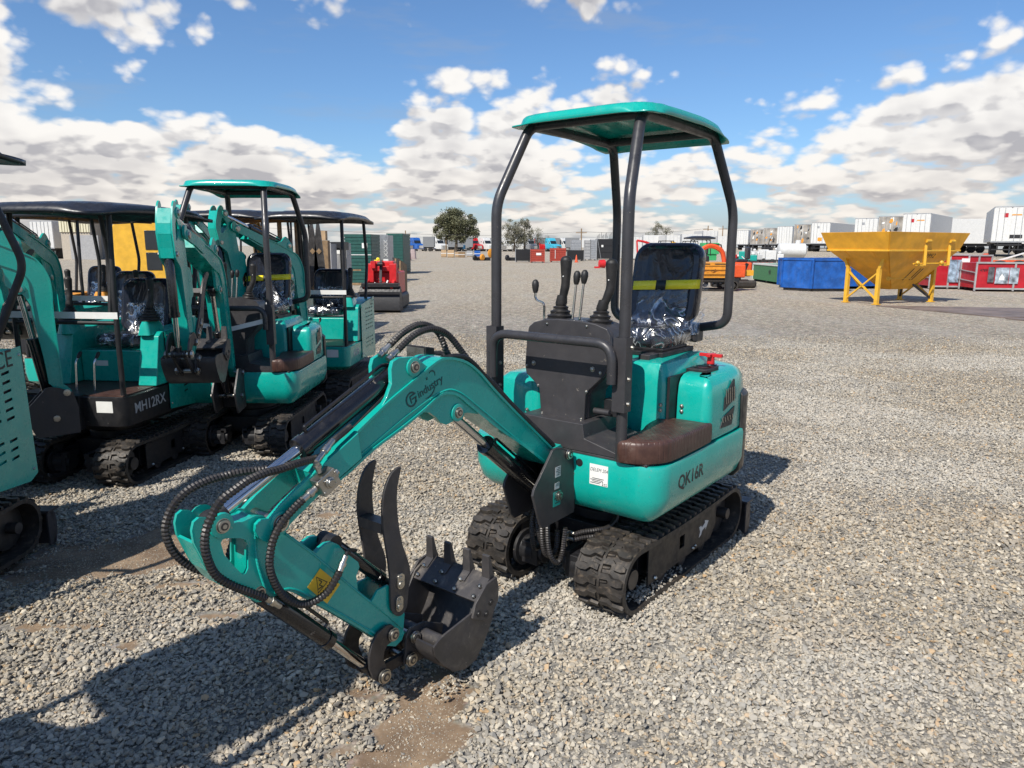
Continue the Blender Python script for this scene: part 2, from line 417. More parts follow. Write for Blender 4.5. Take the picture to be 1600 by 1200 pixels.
def tag(o, label, cat, group=None):
    o['label'] = label; o['category'] = cat
    if group: o['group'] = group
    return o
def kids(o): return [c for c in bpy.data.objects if c.parent == o]
def copy_tree(o, parent=None):
    c = o.copy(); COL.objects.link(c); c.parent = parent
    for ch in list(o.children): copy_tree(ch, c)
    return c
def text(name, body, size, loc, right, up, m, parent, ext=.0006, bold=0.0, shear=0.0, sx=1.0, align='CENTER'):
    cu = bpy.data.curves.new(name, 'FONT'); cu.body = body; cu.size = size; cu.extrude = ext; cu.offset = bold; cu.shear = shear
    cu.align_x = align; cu.align_y = 'CENTER'; cu.materials.append(m)
    o = bpy.data.objects.new(name, cu); COL.objects.link(o)
    r = Vector(right).normalized(); u_ = Vector(up); nrm = r.cross(u_).normalized(); u_ = nrm.cross(r)
    M = Matrix((r * sx, u_, nrm)).transposed().to_4x4(); M.translation = Vector(loc)
    o.parent = parent; o.matrix_basis = M
    return o
# ------------------------------------------------------------------ the small excavators
FOOT = Vector((.050, 0, .700)); LOWP = Vector((.125, 0, .530))
LUGP = Vector((.713, 0, .999)); TIPP = Vector((1.489, 0, .815)); REARP = Vector((1.655, 0, .853)); CYLP = Vector((.930, 0, 1.196))
BPIN = Vector((.963, 0, .219))
def _p3(px, y, yy=0.0): x, z = QY(px[0], px[1], y); return Vector((x, yy, z))
BCYL = _p3((409, 927), .06); LINKP = _p3((596, 1054), .06); LINKT = _p3((610, 989), .06); BEAR = _p3((641, 1029), .06)
THP = _p3((514, 845), .0); THE = _p3((607, 912), .0)

def rotM(p0, p1, deg):                       # take p0 to p1 and turn by deg in the arm's plane (x towards z)
    return Matrix.Translation(p1) @ Matrix.Rotation(R(-deg), 4, 'Y') @ Matrix.Translation(-Vector(p0))

def ram(root, a, c, rb, rr, frac, M, name='ram', eye=.022, pipe=True, mb_=None, full=True):
    """hydraulic ram: barrel from a, rod ends at c"""
    a, c = Vector(a), Vector(c); d = (c - a).normalized(); L = (c - a).length; e = a + d * L * frac
    n = 18 if full else 10
    o = MB().lathe(a + d * .025, d, [(0, rb * .8), (.012, rb), (L * frac - .055, rb), (L * frac - .054, rb * 1.12), (L * frac - .026, rb * 1.12), (L * frac - .022, rb * .8)], n)
    o.cyl(a + Vector((0, -eye * .9, 0)), a + Vector((0, eye * .9, 0)), rb * .9, n=n)
    if pipe:
        up = d.cross(Vector((0, 1, 0))).normalized()
        if up.z < 0: up = -up
        q = [e - d * .05 + up * rb, e - d * .05 + up * (rb + .016), a + d * .08 + up * (rb + .016), a + d * .05 + up * rb]
        o.tube(fillet(q, .012, 3), .006, 6)
    ob = o.xf(M).build('hydraulic_ram', BLACK, root)
    k = MB().cyl(e - d * .03, c - d * .012, rr, n=n).xf(M).build('piston_rod', CHROME, ob)
    h = MB().cyl(c - Vector((0, eye, 0)), c + Vector((0, eye, 0)), rr * 1.45, n=n); h.cyl(c - d * .045, c, rr * 1.25, n=n)
    h.xf(M).build('rod_eye', BLACKM, ob)
    return ob

def arm(root, a1=0, a2=0, a3=0, yaw=0, M1=TEAL, MK=IRON, full=True, thumb=True, words=True, cyl_on_top=True, lookM=None):
    MB1 = rotM(FOOT, FOOT, a1); tip2 = MB1 @ TIPP
    MS = rotM(TIPP, tip2, a2); bp2 = MS @ BPIN; MK_ = rotM(BPIN, bp2, a3)
    Y = Matrix.Translation(FOOT) @ Matrix.Rotation(R(yaw), 4, 'Z') @ Matrix.Translation(-FOOT)
    bv = .002 if full else 0
    q = lambda pts, y: [QY(u, v, y) for u, v in pts]
    # --- boom
    U = [(488, 741), (540, 692), (600, 634), (640, 600), (681, 566), (699, 560), (716, 562), (733, 569), (751, 585), (768, 605), (798, 637), (831, 670), (863, 702)]
    Lw = [(852, 724), (820, 698), (777, 668), (746, 643), (729, 629), (716, 618), (701, 614), (686, 618), (662, 640), (625, 670), (582, 702), (545, 736), (501, 771)]
    Uq = [tuple(p)[:2] for p in smooth_pts([(*a, 0) for a in q(U, .058)], 3)]; Lq = [tuple(p)[:2] for p in smooth_pts([(*a, 0) for a in q(Lw, .058)], 3)]
    foot = [(FOOT.x + .036 * math.cos(R(a)), FOOT.z + .036 * math.sin(R(a))) for a in (40, 0, -40, -80, -120)][::1]
    foot = [(FOOT.x - .036 * math.cos(R(a)), FOOT.z + .036 * math.sin(R(a))) for a in (60, 20, -20, -60)]
    m = MB().prism(Uq + foot + Lq, 'y', -.056, .056)
    boom = m.xf(Y @ MB1).build('boom', M1, root, bevel=bv)
    fl = MB()
    for E in (Uq, Lq):
        for i in range(len(E) - 1):
            (x0, z0), (x1, z1) = E[i], E[i + 1]; nx, nz = -(z1 - z0), (x1 - x0); l = math.hypot(nx, nz) or 1; nx, nz = nx / l * .0045, nz / l * .0045
            fl.add([(x0 - nx, s * .064, z0 - nz) for s in (-1, 1)] + [(x1 - nx, s * .064, z1 - nz) for s in (-1, 1)] + [(x0 + nx, s * .064, z0 + nz) for s in (-1, 1)] + [(x1 + nx, s * .064, z1 + nz) for s in (-1, 1)],
                   [(0, 1, 3, 2), (4, 6, 7, 5), (0, 4, 5, 1), (2, 3, 7, 6), (0, 2, 6, 4), (1, 5, 7, 3)])
    fl.xf(Y @ MB1).build('boom_flange', M1, boom)
    # yoke plates at the tip
    tp = q([(560, 676), (492, 738), (440, 788), (420, 811), (409, 812), (401, 820), (400, 831), (406, 842), (417, 848), (430, 843), (450, 823), (501, 772), (566, 716)], .072)
    for s in (-1, 1):
        MB().prism(tp, 'y', s * .056, s * .072).xf(Y @ MB1).build('yoke_plate', M1, boom, bevel=bv)
        # lugs of the arm ram and of the boom ram
        MB().prism(q([(590, 646), (604, 622), (612, 600), (611, 577), (614, 565), (623, 559), (649, 557), (668, 573), (684, 568), (650, 608), (610, 640)], .056), 'y', s * .040, s * .0565).xf(Y @ MB1).build('ram_lug', M1, boom, bevel=bv)
        MB().prism(q([(655, 644), (672, 645), (682, 652), (689, 661), (698, 664), (708, 659), (716, 648), (731, 645), (752, 648), (735, 630), (716, 616), (701, 611), (686, 616), (665, 634)], .056), 'y', s * .036, s * .0555).xf(Y @ MB1).build('ram_lug', M1, boom, bevel=bv)
    def pin(p, w, r=.017, M=MB1, m_=STEEL, hexa=True, par=None):
        o = MB().cyl((p.x, -w, p.z), (p.x, w, p.z), r * .8, n=12)
        for s in (-1, 1):
            o.lathe((p.x, s * (w - .012), p.z), (0, s, 0), [(0, r * 1.32), (.006, r * 1.32), (.0065, r * 1.12), (.012, r * 1.08), (.0125, r * .7), (.0105, r * .62), (.0106, r * .2)], 16 if full else 8)
        po = o.xf(Y @ M).build('pivot_pin', m_, par or root)
        if full:
            for s in (-1, 1):
                MB().lathe((p.x, s * (w + .0008), p.z), (0, s, 0), [(0, r * .70), (.0012, r * .70)], 14, caps=True).lathe((p.x, s * (w - .0053), p.z), (0, s, 0), [(0, r * 1.22), (.0008, r * 1.22)], 14).xf(Y @ M).build('pin_groove', DARKS, po)
                MB().lathe((p.x, s * (w + .0022), p.z), (0, s, 0), [(0, r * .42), (.0012, r * .42)], 6).xf(Y @ M).build('hex_socket', m_, po)
        return po
    pin(TIPP, .086, .020); pin(CYLP, .070, .016); pin(LUGP, .070, .016); pin(FOOT, .122, .018, Matrix.Identity(4)); pin(LOWP, .122, .017, Matrix.Identity(4))
    for p in (TIPP, CYLP, LUGP):
        MB().lathe((p.x, .057 if p is not TIPP else .072, p.z), (0, 1, 0), [(0, .034), (.005, .033), (.006, .028)], 18).xf(Y @ MB1).build('pin_boss', M1, boom)
    # --- stick
    so = q([(303, 848), (300, 830), (303, 816), (311, 809), (324, 809), (333, 817), (357, 820), (380, 815), (399, 806), (412, 806), (443, 829), (497, 867), (556, 921), (602, 955), (626, 976), (632, 988), (628, 1000), (618, 1010), (605, 1009), (587, 997), (517, 956), (460, 926), (447, 923), (413, 940), (403, 941), (380, 928), (345, 913), (325, 890)], .049)
    hole = q([(345, 848), (348, 843), (354, 841), (376, 841), (384, 844), (388, 852), (388, 888), (384, 896), (379, 898), (366, 885), (350, 866)], .049)
    stick = MB().prism(so, 'y', .038, .049, [hole]).xf(Y @ MS).build('stick', M1, root, bevel=0)
    MB().prism(so, 'y', -.049, -.038, [hole]).xf(Y @ MS).build('side_plate', M1, stick)
    bx = q([(399, 808), (412, 808), (443, 831), (497, 869), (556, 922), (602, 957), (626, 978), (628, 1000), (605, 1007), (587, 995), (517, 954), (460, 924), (430, 930), (404, 938), (393, 900), (392, 845), (394, 812)], .049)
    MB().prism(bx, 'y', -.0375, .0375).xf(Y @ MS).build('box_section', M1, stick)
    w = MB()
    for (a, c) in zip(q([(303, 848), (325, 890), (345, 912), (380, 927)], .04), q([(325, 890), (345, 912), (380, 927), (403, 940)], .04)): w.bar((a[0], 0, a[1]), (c[0], 0, c[1]), .008, .076, (0, 1, 0))
    w.xf(Y @ MS).build('web_plate', M1, stick); w = MB()
    for (a, c) in zip(q([(340, 822), (357, 824)], .04), q([(357, 824), (396, 811)], .04)): w.bar((a[0], 0, a[1]), (c[0], 0, c[1]), .008, .076, (0, 1, 0))
    w.xf(Y @ MS).build('web_plate', M1, stick); w = MB()
    for (a, c) in zip(q([(362, 890)], .04), q([(382, 902)], .04)): w.bar((a[0], 0, a[1]), (c[0], 0, c[1]), .01, .076, (0, 1, 0))
    w.xf(Y @ MS).build('web_plate', M1, stick)
    for s in (-1, 1):
        MB().prism(q([(490, 868), (500, 857), (510, 849), (520, 847), (529, 851), (541, 864), (560, 878), (562, 886), (557, 900), (560, 926), (530, 900)], .049), 'y', s * .030, s * .0495).xf(Y @ MS).build('thumb_lug', M1, stick, bevel=bv)
        MB().lathe((REARP.x, s * .048, REARP.z), (0, s, 0), [(0, .036), (.008, .034), (.009, .024)], 16).xf(Y @ MS).build('pin_boss', M1, stick)
    pin(REARP, .066, .016, MS); pin(BCYL, .058, .014, MS); pin(LINKT, .085, .018, MS); pin(BPIN, .080, .017, MS)
    # --- weld beads and warning label
    if full:
        for line in ([(428, 926), (460, 921), (517, 950), (587, 990), (606, 1002)], [(446, 834), (497, 872), (552, 919), (600, 957), (622, 976)], [(403, 812), (398, 840), (402, 880), (414, 920)]):
            P = [Vector((QY(u, v, .0495)[0], .0497, QY(u, v, .0495)[1])) for u, v in line]; MB().hose(P, .0032, .0045, 6, .3).xf(Y @ MS).build('weld_bead', M1, stick)
        for line in ([(470, 795), (520, 746), (580, 696), (640, 646), (690, 612), (716, 612), (748, 636), (800, 680), (850, 720)],):
            P = [Vector((QY(u, v, .0565)[0], .0568, QY(u, v, .0565)[1])) for u, v in line]; MB().hose(P, .0028, .0045, 6, .3).xf(Y @ MB1).build('weld_bead', M1, boom)
        lb = q([(500, 888), (531, 913), (511, 943), (480, 918)], .0505)
        l = MB().prism(lb, 'y', .0502, .0512).xf(Y @ MS).build('warning_label', YLABEL, stick)
        tr = q([(494, 901), (512, 909), (497, 928)], .0515)
        def ring(pts, wd):
            o = MB(); c = Vector((sum(p[0] for p in pts) / len(pts), sum(p[1] for p in pts) / len(pts))); k_ = len(pts)
            for i in range(k_):
                a, e = Vector(pts[i]), Vector(pts[(i + 1) % k_]); o.add([(a.x, .0516, a.y), (e.x, .0516, e.y), (*(e.lerp(c, wd)[:1]), .0516, e.lerp(c, wd)[1]), (a.lerp(c, wd)[0], .0516, a.lerp(c, wd)[1])], [(0, 1, 2, 3)])
            return o
        ring(tr, .16).xf(Y @ MS).build('warning_triangle', INK, l)
        g = MB(); zz = q([(498, 906), (503, 909), (499, 914), (504, 916), (497, 921)], .0516)
        for i in range(4): g.bar((zz[i][0], .0516, zz[i][1]), (zz[i + 1][0], .0516, zz[i + 1][1]), .003, .001, (0, 1, 0))
        g.xf(Y @ MS).build('warning_symbol', INK, l)
        ring(q([(517, 909), (523, 914), (508, 936), (502, 931)], .0515), .10).xf(Y @ MS).build('label_frame', INK, l)
        g = MB()
        for t in range(3):
            a, c = q([(516 - t * 4, 914 + t * 6), (519 - t * 4, 917 + t * 6)], .0516); g.bar((a[0], .0516, a[1]), (c[0], .0516, c[1]), .0035, .001, (0, 1, 0))
        g.xf(Y @ MS).build('label_print', INK, l)
    # --- rams
    mapB = lambda p: MB1 @ p; mapS = lambda p: MS @ p; mapK = lambda p: MK_ @ p
    Yi = Y
    ram(root, mapB(CYLP), mapS(REARP), .034, .019, .60, Yi, full=full)
    ram(root, LOWP, mapB(LUGP), .035, .018, .62, Yi, full=full)
    # bucket link: keep the lower link pin at a fixed angle with the bucket
    lk = MS @ Matrix.Translation(LINKT) @ Matrix.Rotation(R(-a3 * .8), 4, 'Y') @ Matrix.Translation(-LINKT)
    ram(root, mapS(BCYL), lk @ LINKP, .028, .016, .62, Yi, full=full)
    lo = q([(604, 978), (612, 976), (619, 981), (622, 990), (616, 1000), (606, 1008), (601, 1018), (600, 1030), (605, 1044), (607, 1056), (601, 1065), (593, 1067), (584, 1062), (578, 1046), (577, 1028), (581, 1008), (590, 990)], .07)
    for s in (-1, 1):
        li = MB().prism(lo, 'y', s * .060, s * .070).xf(Y @ lk).build('link_plate', DARKS, root, bevel=bv)
    pin(LINKP, .086, .020, lk)
    la, lb_ = lk @ LINKP, mapK(BEAR)
    dd = MB()
    for s in (-1, 1): dd.bar((la.x, s * .036, la.z), (lb_.x, s * .036, lb_.z), .040, .016, (0, 1, 0)); dd.cyl((la.x, s * .028, la.z), (la.x, s * .044, la.z), .026); dd.cyl((lb_.x, s * .028, lb_.z), (lb_.x, s * .044, lb_.z), .026)
    dd.xf(Y).build('push_link', BLACKM, root)
    # --- bucket
    BW = .172
    side = q([(678, 1012), (686, 1001), (695, 992), (738, 958), (748, 930), (762, 912), (774, 904), (778, 920), (776, 940), (768, 972), (757, 1003), (745, 1030), (727, 1046), (709, 1050), (692, 1040), (680, 1026)], BW)
    bk = MB(); NS = len(side)
    shell = side[6:] + side[:1]                           # from lip round the heel to the back
    sh2 = [tuple(p)[:2] for p in smooth_pts([(*a, 0) for a in shell], 3)]
    cx, cz = sum(p[0] for p in side) / NS, sum(p[1] for p in side) / NS
    inn = [(x + (cx - x) * .06, z + (cz - z) * .06) for x, z in sh2]
    vs = []; fs = []; n_ = len(sh2)
    for (x, z) in sh2: vs += [(x, -BW + .008, z), (x, BW - .008, z)]
    for (x, z) in inn: vs += [(x, -BW + .008, z), (x, BW - .008, z)]
    for i in range(n_ - 1):
        a = 2 * i; fs += [(a, a + 1, a + 3, a + 2), (2 * n_ + a, 2 * n_ + a + 2, 2 * n_ + a + 3, 2 * n_ + a + 1)]
    fs += [(0, 2 * n_, 2 * n_ + 1, 1), (2 * n_ - 2, 2 * n_ - 1, 4 * n_ - 1, 4 * n_ - 2)]
    bk.add(vs, fs)
    bucket = bk.xf(Y @ MK_).build('bucket', MK, root)
    for s in (-1, 1): MB().prism(side, 'y', s * (BW - .009), s * BW).xf(Y @ MK_).build('bucket_side', MK, bucket, bevel=bv)
    cut = q([(760, 913), (776, 901), (779, 918), (778, 938), (768, 962), (758, 970), (738, 967), (743, 944)], BW + .008)
    for s in (-1, 1):
        MB().prism(cut, 'y', s * BW, s * (BW + .010)).xf(Y @ MK_).build('side_cutter', MK, bucket, bevel=bv)
        b3 = MB()
        for (u, v) in ((767, 941), (748, 959), (760, 959)):
            x, z = QY(u, v, BW + .01); b3.lathe((x, s * (BW + .009), z), (0, s, 0), [(0, .013), (.003, .013), (.0031, .009), (.006, .008)], 12)
        b3.xf(Y @ MK_).build('cutter_bolt', BLACKM, bucket)
    # lip plate and teeth
    lx, lz = QY(768, 908, BW); x2, z2 = QY(748, 940, BW)
    dx, dz = lx - x2, lz - z2; l = math.hypot(dx, dz); dx /= l; dz /= l
    wx, wz = QY(745, 962, BW)
    MB().bar((lx + dx * .02, 0, lz + dz * .02), (lx - dx * .10 - .0, 0, lz - dz * .10), .330, .012, (0, 0, 1)).xf(Y @ MK_).build('cutting_edge', MK, bucket, bevel=bv)
    for t in (-.148, -.05, .05, .148):
        T_ = MB(); p0 = Vector((lx - dx * .035, t, lz - dz * .035)); up = Vector((dx, 0, dz)); nrm = up.cross(Vector((0, 1, 0)))
        T_.obox(p0 + up * .025, (.032, .019, .013), up, (0, 1, 0)); p00, up0, nrm0 = p0, up, nrm
        p0 = p0 + up * .045; up = Vector((.12, 0, 1)).normalized(); nrm = up.cross(Vector((0, 1, 0))); p0 = p0 - up * .055
        T_.loft([[p0 + up * .045 + Vector((0, .0205 * i, 0)) + nrm * .017 * j for i, j in ((-1, -1), (1, -1), (1, 1), (-1, 1))],
                 [p0 + up * .150 + Vector((0, .016 * i, 0)) + nrm * .006 * j for i, j in ((-1, -1), (1, -1), (1, 1), (-1, 1))]])
        th = T_.xf(Y @ MK_).build('tooth', MK, bucket, bevel=.002 if full else 0)
        if full:
            B_ = MB()
            for k_ in (.0, -.045):
                for sg in (-1, 1): B_.ball(p00 + up0 * (k_ - .005) + nrm0 * .014 * sg, .009, 8)
            B_.xf(Y @ MK_).build('tooth_bolt', STEEL, bucket)
    # torque tube and ears
    MB().cyl((BPIN.x - .05, -BW + .01, BPIN.z - .015), (BPIN.x - .05, BW - .01, BPIN.z - .015), .026, n=16).xf(Y @ MK_).build('torque_tube', MK, bucket)
    for s in (-1, 1):
        MB().prism([(BPIN.x + .032, BPIN.z + .012), (BPIN.x + .012, BPIN.z + .036), (BPIN.x - .06, BPIN.z + .03), (BPIN.x - .16, BPIN.z - .02), (BPIN.x - .13, BPIN.z - .12), (BEAR.x - .02, BEAR.z - .03), (BEAR.x + .028, BEAR.z - .01), (BEAR.x + .02, BEAR.z + .028)], 'y', s * .048, s * .058).xf(Y @ MK_).build('bucket_ear', MK, bucket, bevel=bv)
    pin(BEAR, .076, .019, MK_)
    # --- thumb
    if thumb:
        to = q([(626, 729), (617, 735), (608, 748), (601, 770), (598, 800), (600, 830), (605, 862), (610, 900), (611, 940), (613, 955), (621, 963), (630, 960), (637, 946), (639, 922), (642, 898), (639, 878), (630, 852), (624, 820), (621, 790), (622, 760), (627, 735)], .068)
        to2 = [tuple(p)[:2] for p in smooth_pts([(*a, 0) for a in to], 2, closed=True)]
        rig = None
        for s in (-1, 1):
            o = MB().prism(to2, 'y', s * .057, s * .067).xf(Y @ MS).build('thumb_tine', IRON, root, bevel=bv); rig = rig or o
            for (u, v) in ((626, 913), (624, 948)):
                x, z = QY(u, v, .07)
                MB().prism([(x + .017 * math.cos(a_), z + .017 * math.sin(a_) + (.024 if math.sin(a_) > 0 else 0)) for a_ in [i * math.pi / 7 for i in range(14)]], 'y', s * .067, s * .074).xf(Y @ MS).build('pin_keeper', STEEL, o, bevel=.001)
                MB().lathe((x, s * .074, z), (0, s, 0), [(0, .013), (.004, .012), (.0045, .006)], 12).lathe((x, s * .074, z + .026), (0, s, 0), [(0, .007), (.005, .006)], 6).xf(Y @ MS).build('keeper_bolt', STEEL, o)
        x, z = QY(599, 828, .067); x3, z3 = QY(616, 834, .067)
        MB().box(min(x, x3), max(x, x3), -.0565, .0565, z - .018, z + .018).xf(Y @ MS).build('cross_bar', IRON, rig)
        ram(root, mapS(THP), mapS(THE), .022, .012, .86, Yi, pipe=False, full=full)
        a = _p3((500, 872), 0); hb = MB().bar(a, THP, .055, .03, (0, 1, 0)); hb.cyl(THP + Vector((0, -.034, 0)), THP + Vector((0, .034, 0)), .026)
        hb.xf(Y @ MS).build('thumb_clevis', BLACKM, root)
        # teal saddle that carries the tines
        sd_ = q([(580, 940), (590, 922), (606, 914), (618, 922), (627, 940), (632, 960), (630, 984), (600, 958)], .052)
        for s in (-1, 1): MB().prism(sd_, 'y', s * .044, s * .054).xf(Y @ MS).build('thumb_saddle', M1, stick, bevel=bv)
    # --- hoses and fittings
    if full:
        def hs(pts, r=.0098, M=MB1, nm='hydraulic_hose', guard=True):
            P = [Vector((*QY(u, v, y)[:1], y, QY(u, v, y)[1])) for (u, v, y) in pts]
            o = MB().hose(P, r) if guard else MB().tube(smooth_pts(P, 6), r, 8)
            return o.xf(Y @ M).build(nm, HOSE if guard else PLAST, root)
        def fit(p, q_, M=MB1, r=.0105):
            a = Vector((QY(p[0], p[1], p[2])[0], p[2], QY(*p)[1])); c = Vector((QY(q_[0], q_[1], q_[2])[0], q_[2], QY(*q_)[1])); d = (c - a).length
            MB().lathe(a, c - a, [(0, r), (d * .3, r), (d * .31, r * 1.25), (d * .55, r * 1.25), (d * .56, r * .9), (d, r * .9)], 10).xf(Y @ M).build('hose_fitting', STEEL, root)
        moved = a1 or a2
        hs([(609, 539, -.025), (627, 522, -.028), (644, 511, -.03), (657, 507, -.03), (672, 510, -.03), (684, 519, -.03), (692, 534, -.02), (698, 550, -.01), (706, 562, -.01)], .0115)
        hs([(622, 547, .0), (638, 531, .005), (653, 520, .01), (671, 514, .01), (687, 516, .01), (702, 525, .01), (717, 543, .015), (732, 563, .02), (747, 579, .025), (770, 600, .025), (798, 631, .03), (831, 664, .03), (862, 694, .03), (872, 712, .02), (868, 735, .0), (862, 760, .0)], .0115)
        fit((593, 556, -.025), (609, 539, -.025)); fit((606, 562, .0), (622, 547, .0))
        hs([(690, 560, .045), (716, 556, .05), (735, 563, .05), (760, 590, .045), (800, 634, .045), (840, 674, .045), (868, 700, .04)], .009, guard=False, nm='rubber_hose')
        hs([(612, 607, .03), (580, 640, .03), (545, 676, .03), (522, 700, .03), (500, 718, .035)], .007, guard=False, nm='rubber_hose')
        hs([(622, 600, -.03), (580, 646, -.03), (520, 703, -.03), (468, 728, -.03)], .007, guard=False, nm='rubber_hose')
        # valve block on the near side of the boom
        x, z = QY(506, 751, .085)
        d0 = Vector((QY(540, 715, .085)[0] - QY(470, 780, .085)[0], 0, QY(540, 715, .085)[1] - QY(470, 780, .085)[1]))
        vb = MB().obox((x, .094, z), (.034, .030, .020), d0, (0, 0, 1)); vb.lathe((x, .112, z), (0, 1, 0), [(0, .018), (.008, .018), (.009, .013), (.014, .012)], 14)
        for t in (-.022, .022):
            for t2 in (-.018, .018): vb.cyl(Vector((x, .112, z)) + d0.normalized() * t + Vector((0, 0, t2)), Vector((x, .118, z)) + d0.normalized() * t + Vector((0, 0, t2)), .005, n=6)
        vb.xf(Y @ MB1).build('valve_block', STEEL, root, bevel=.002)
        fit((494, 722, .09), (499, 738, .09), r=.010); fit((520, 688, .06), (494, 722, .085), r=.010); fit((520, 744, .09), (527, 736, .09), r=.011); fit((493, 763, .09), (473, 781, .09), r=.011)
        if not moved:
            hs([(548, 666, .06), (535, 677, .06), (520, 689, .06)], .010, guard=False, nm='rubber_hose')
            hs([(500, 715, .03), (464, 724, .06), (438, 733, .075), (415, 739, .08), (389, 750, .085), (366, 766, .09), (345, 783, .09), (331, 806, .09), (322, 829, .09), (320, 853, .085), (326, 878, .08), (338, 899, .075), (361, 914, .075), (389, 925, .075), (413, 934, .075)], .0115)
            fit((415, 934, .075), (437, 947, .07))
            hs([(468, 726, -.03), (438, 730, -.05), (408, 734, -.07), (380, 737, -.08), (352, 743, -.09), (322, 752, -.09), (294, 766, -.09), (273, 787, -.09), (261, 811, -.09), (259, 832, -.09), (268, 857, -.09), (285, 876, -.09), (305, 888, -.085), (330, 896, -.08), (365, 905, -.07), (395, 915, -.06)], .0115)
            hs([(473, 781, .09), (455, 799, .09), (438, 820, .09), (427, 843, .09), (422, 867, .09), (422, 890, .085), (432, 916, .08), (447, 934, .075), (469, 944, .075), (492, 939, .08), (512, 924, .085), (525, 904, .088), (531, 892, .088)], .0115)
            fit((531, 892, .088), (540, 868, .085)); hs([(540, 868, .085), (543, 861, .08), (549, 859, .06), (556, 860, .03)], .006, guard=False, nm='steel_pipe')
            hs([(366, 842, -.06), (362, 852, -.06), (358, 870, -.055), (364, 888, -.05)], .010)
        else:
            tpv = [MB1 @ Vector((1.25, .085, 1.0)), MB1 @ Vector((1.5, .10, 1.05)), MS @ Vector((1.72, .1, .86)), MS @ Vector((1.70, .09, .72)), MS @ Vector((1.5, .07, .66))]
            for sg in (-1, 1): MB().hose([Vector((p.x, p.y * sg, p.z)) for p in tpv], .010).xf(Y).build('hydraulic_hose', HOSE, root)
            tpv = [MB1 @ Vector((1.2, .08, .93)), MB1 @ Vector((1.38, .10, .80)), MS @ Vector((1.42, .09, .66)), MS @ Vector((1.36, .08, .55)), MS @ Vector((1.3, .06, .58))]
            MB().hose(tpv, .010).xf(Y).build('hydraulic_hose', HOSE, root)
        # work light on the far side of the boom
        a = Vector((QY(668, 556, -.09)[0], -.11, QY(668, 556, -.09)[1]))
        lt = MB().loft([[a + Vector((-.02, i * .038, j * .03)) for i, j in ((-1, -1), (1, -1), (1, 1), (-1, 1))], [a + Vector((.04, i * .052, j * .042)) for i, j in ((-1, -1), (1, -1), (1, 1), (-1, 1))]])
        lw = lt.xf(Y @ MB1).build('work_light', BLACKM, root, bevel=.004)
        MB().box(a.x + .0405, a.x + .044, a.y - .045, a.y + .045, a.z - .035, a.z + .035).xf(Y @ MB1).build('lamp_lens', STEEL, lw)
        MB().tube(fillet([a + Vector((-.03, 0, 0)), a + Vector((-.08, .02, .0)), a + Vector((-.09, .06, -.03))], .03), .012).xf(Y @ MB1).build('lamp_bracket', BLACKM, lw)
        if words:
            p = Vector((QY(668, 607, .0565)[0], .0568, QY(668, 607, .0565)[1])); pr = Vector((QY(694, 590, .0565)[0], 0, QY(694, 590, .0565)[1])) - Vector((QY(654, 618, .0565)[0], 0, QY(654, 618, .0565)[1]))
            upv = Vector((0, 1, 0)).cross(pr).normalized() * -1
            if upv.z < 0: upv = -upv
            M = Y @ MB1
            t = text('brand_lettering', 'industry', .040, p + pr.normalized() * .015, pr, upv, INKTEAL, root, .0006, .0003, sx=1.0)
            t.matrix_basis = M @ t.matrix_basis
            rr = pr.normalized(); c0 = Vector((QY(643, 624, .0565)[0], .0568, QY(643, 624, .0565)[1]))
            lg = MB()
            def arc(c, r, a0, a1, wd, n=16):
                P = [c + rr * r * math.cos(R(a0 + (a1 - a0) * i / n)) + upv * r * math.sin(R(a0 + (a1 - a0) * i / n)) for i in range(n + 1)]
                for i in range(n): lg.bar(P[i], P[i + 1], wd if not callable(wd) else wd(i / n), .0012, (0, 1, 0))
            arc(c0, .024, 40, 330, .006)
            lg.bar(c0 + rr * -.004 + upv * .012, c0 + rr * .024 + upv * .012, .005, .0012, (0, 1, 0)); lg.bar(c0 + rr * -.004 + upv * .012, c0 + rr * -.004 - upv * .014, .005, .0012, (0, 1, 0)); lg.bar(c0 + rr * .002 - upv * .001, c0 + rr * .024 - upv * .001, .005, .0012, (0, 1, 0)); lg.bar(c0 + rr * .022 - upv * .001, c0 + rr * .014 - upv * .018, .005, .0012, (0, 1, 0))
            c1 = p + rr * .035 + upv * .034
            arc(c1, .016, -30, 130, lambda t: .002 + .003 * math.sin(t * 3.1)); arc(p + rr * -.005 + upv * .018, .050, 250, 325, lambda t: .001 + .004 * math.sin(t * 3.1))
            lg.bar(c1 - rr * .030 + upv * .004, c1 - rr * .022 - upv * .004, .0025, .0012, (0, 1, 0)); lg.bar(c1 - rr * .030 - upv * .004, c1 - rr * .022 + upv * .004, .0025, .0012, (0, 1, 0))
            lg.xf(M).build('brand_emblem', INKTEAL, root)
    # --- swing post the boom is pinned to
    br = q([(861, 711), (864, 704), (870, 700), (880, 700), (895, 707), (899, 740), (897, 800), (849, 826), (844, 820), (833, 776), (835, 766)], .108)
    post = MB().prism(br, 'y', .096, .108).xf(Y).build('swing_post', GREY, root, bevel=bv)
    MB().prism([(x - .02 if x > .1 else x, z) for x, z in br], 'y', -.074, -.062).xf(Y).build('post_plate', GREY, post, bevel=bv)
    MB().box(-.035, .05, -.060, .095, .42, .66).build('post_core', BLACKM, post, bevel=.004)
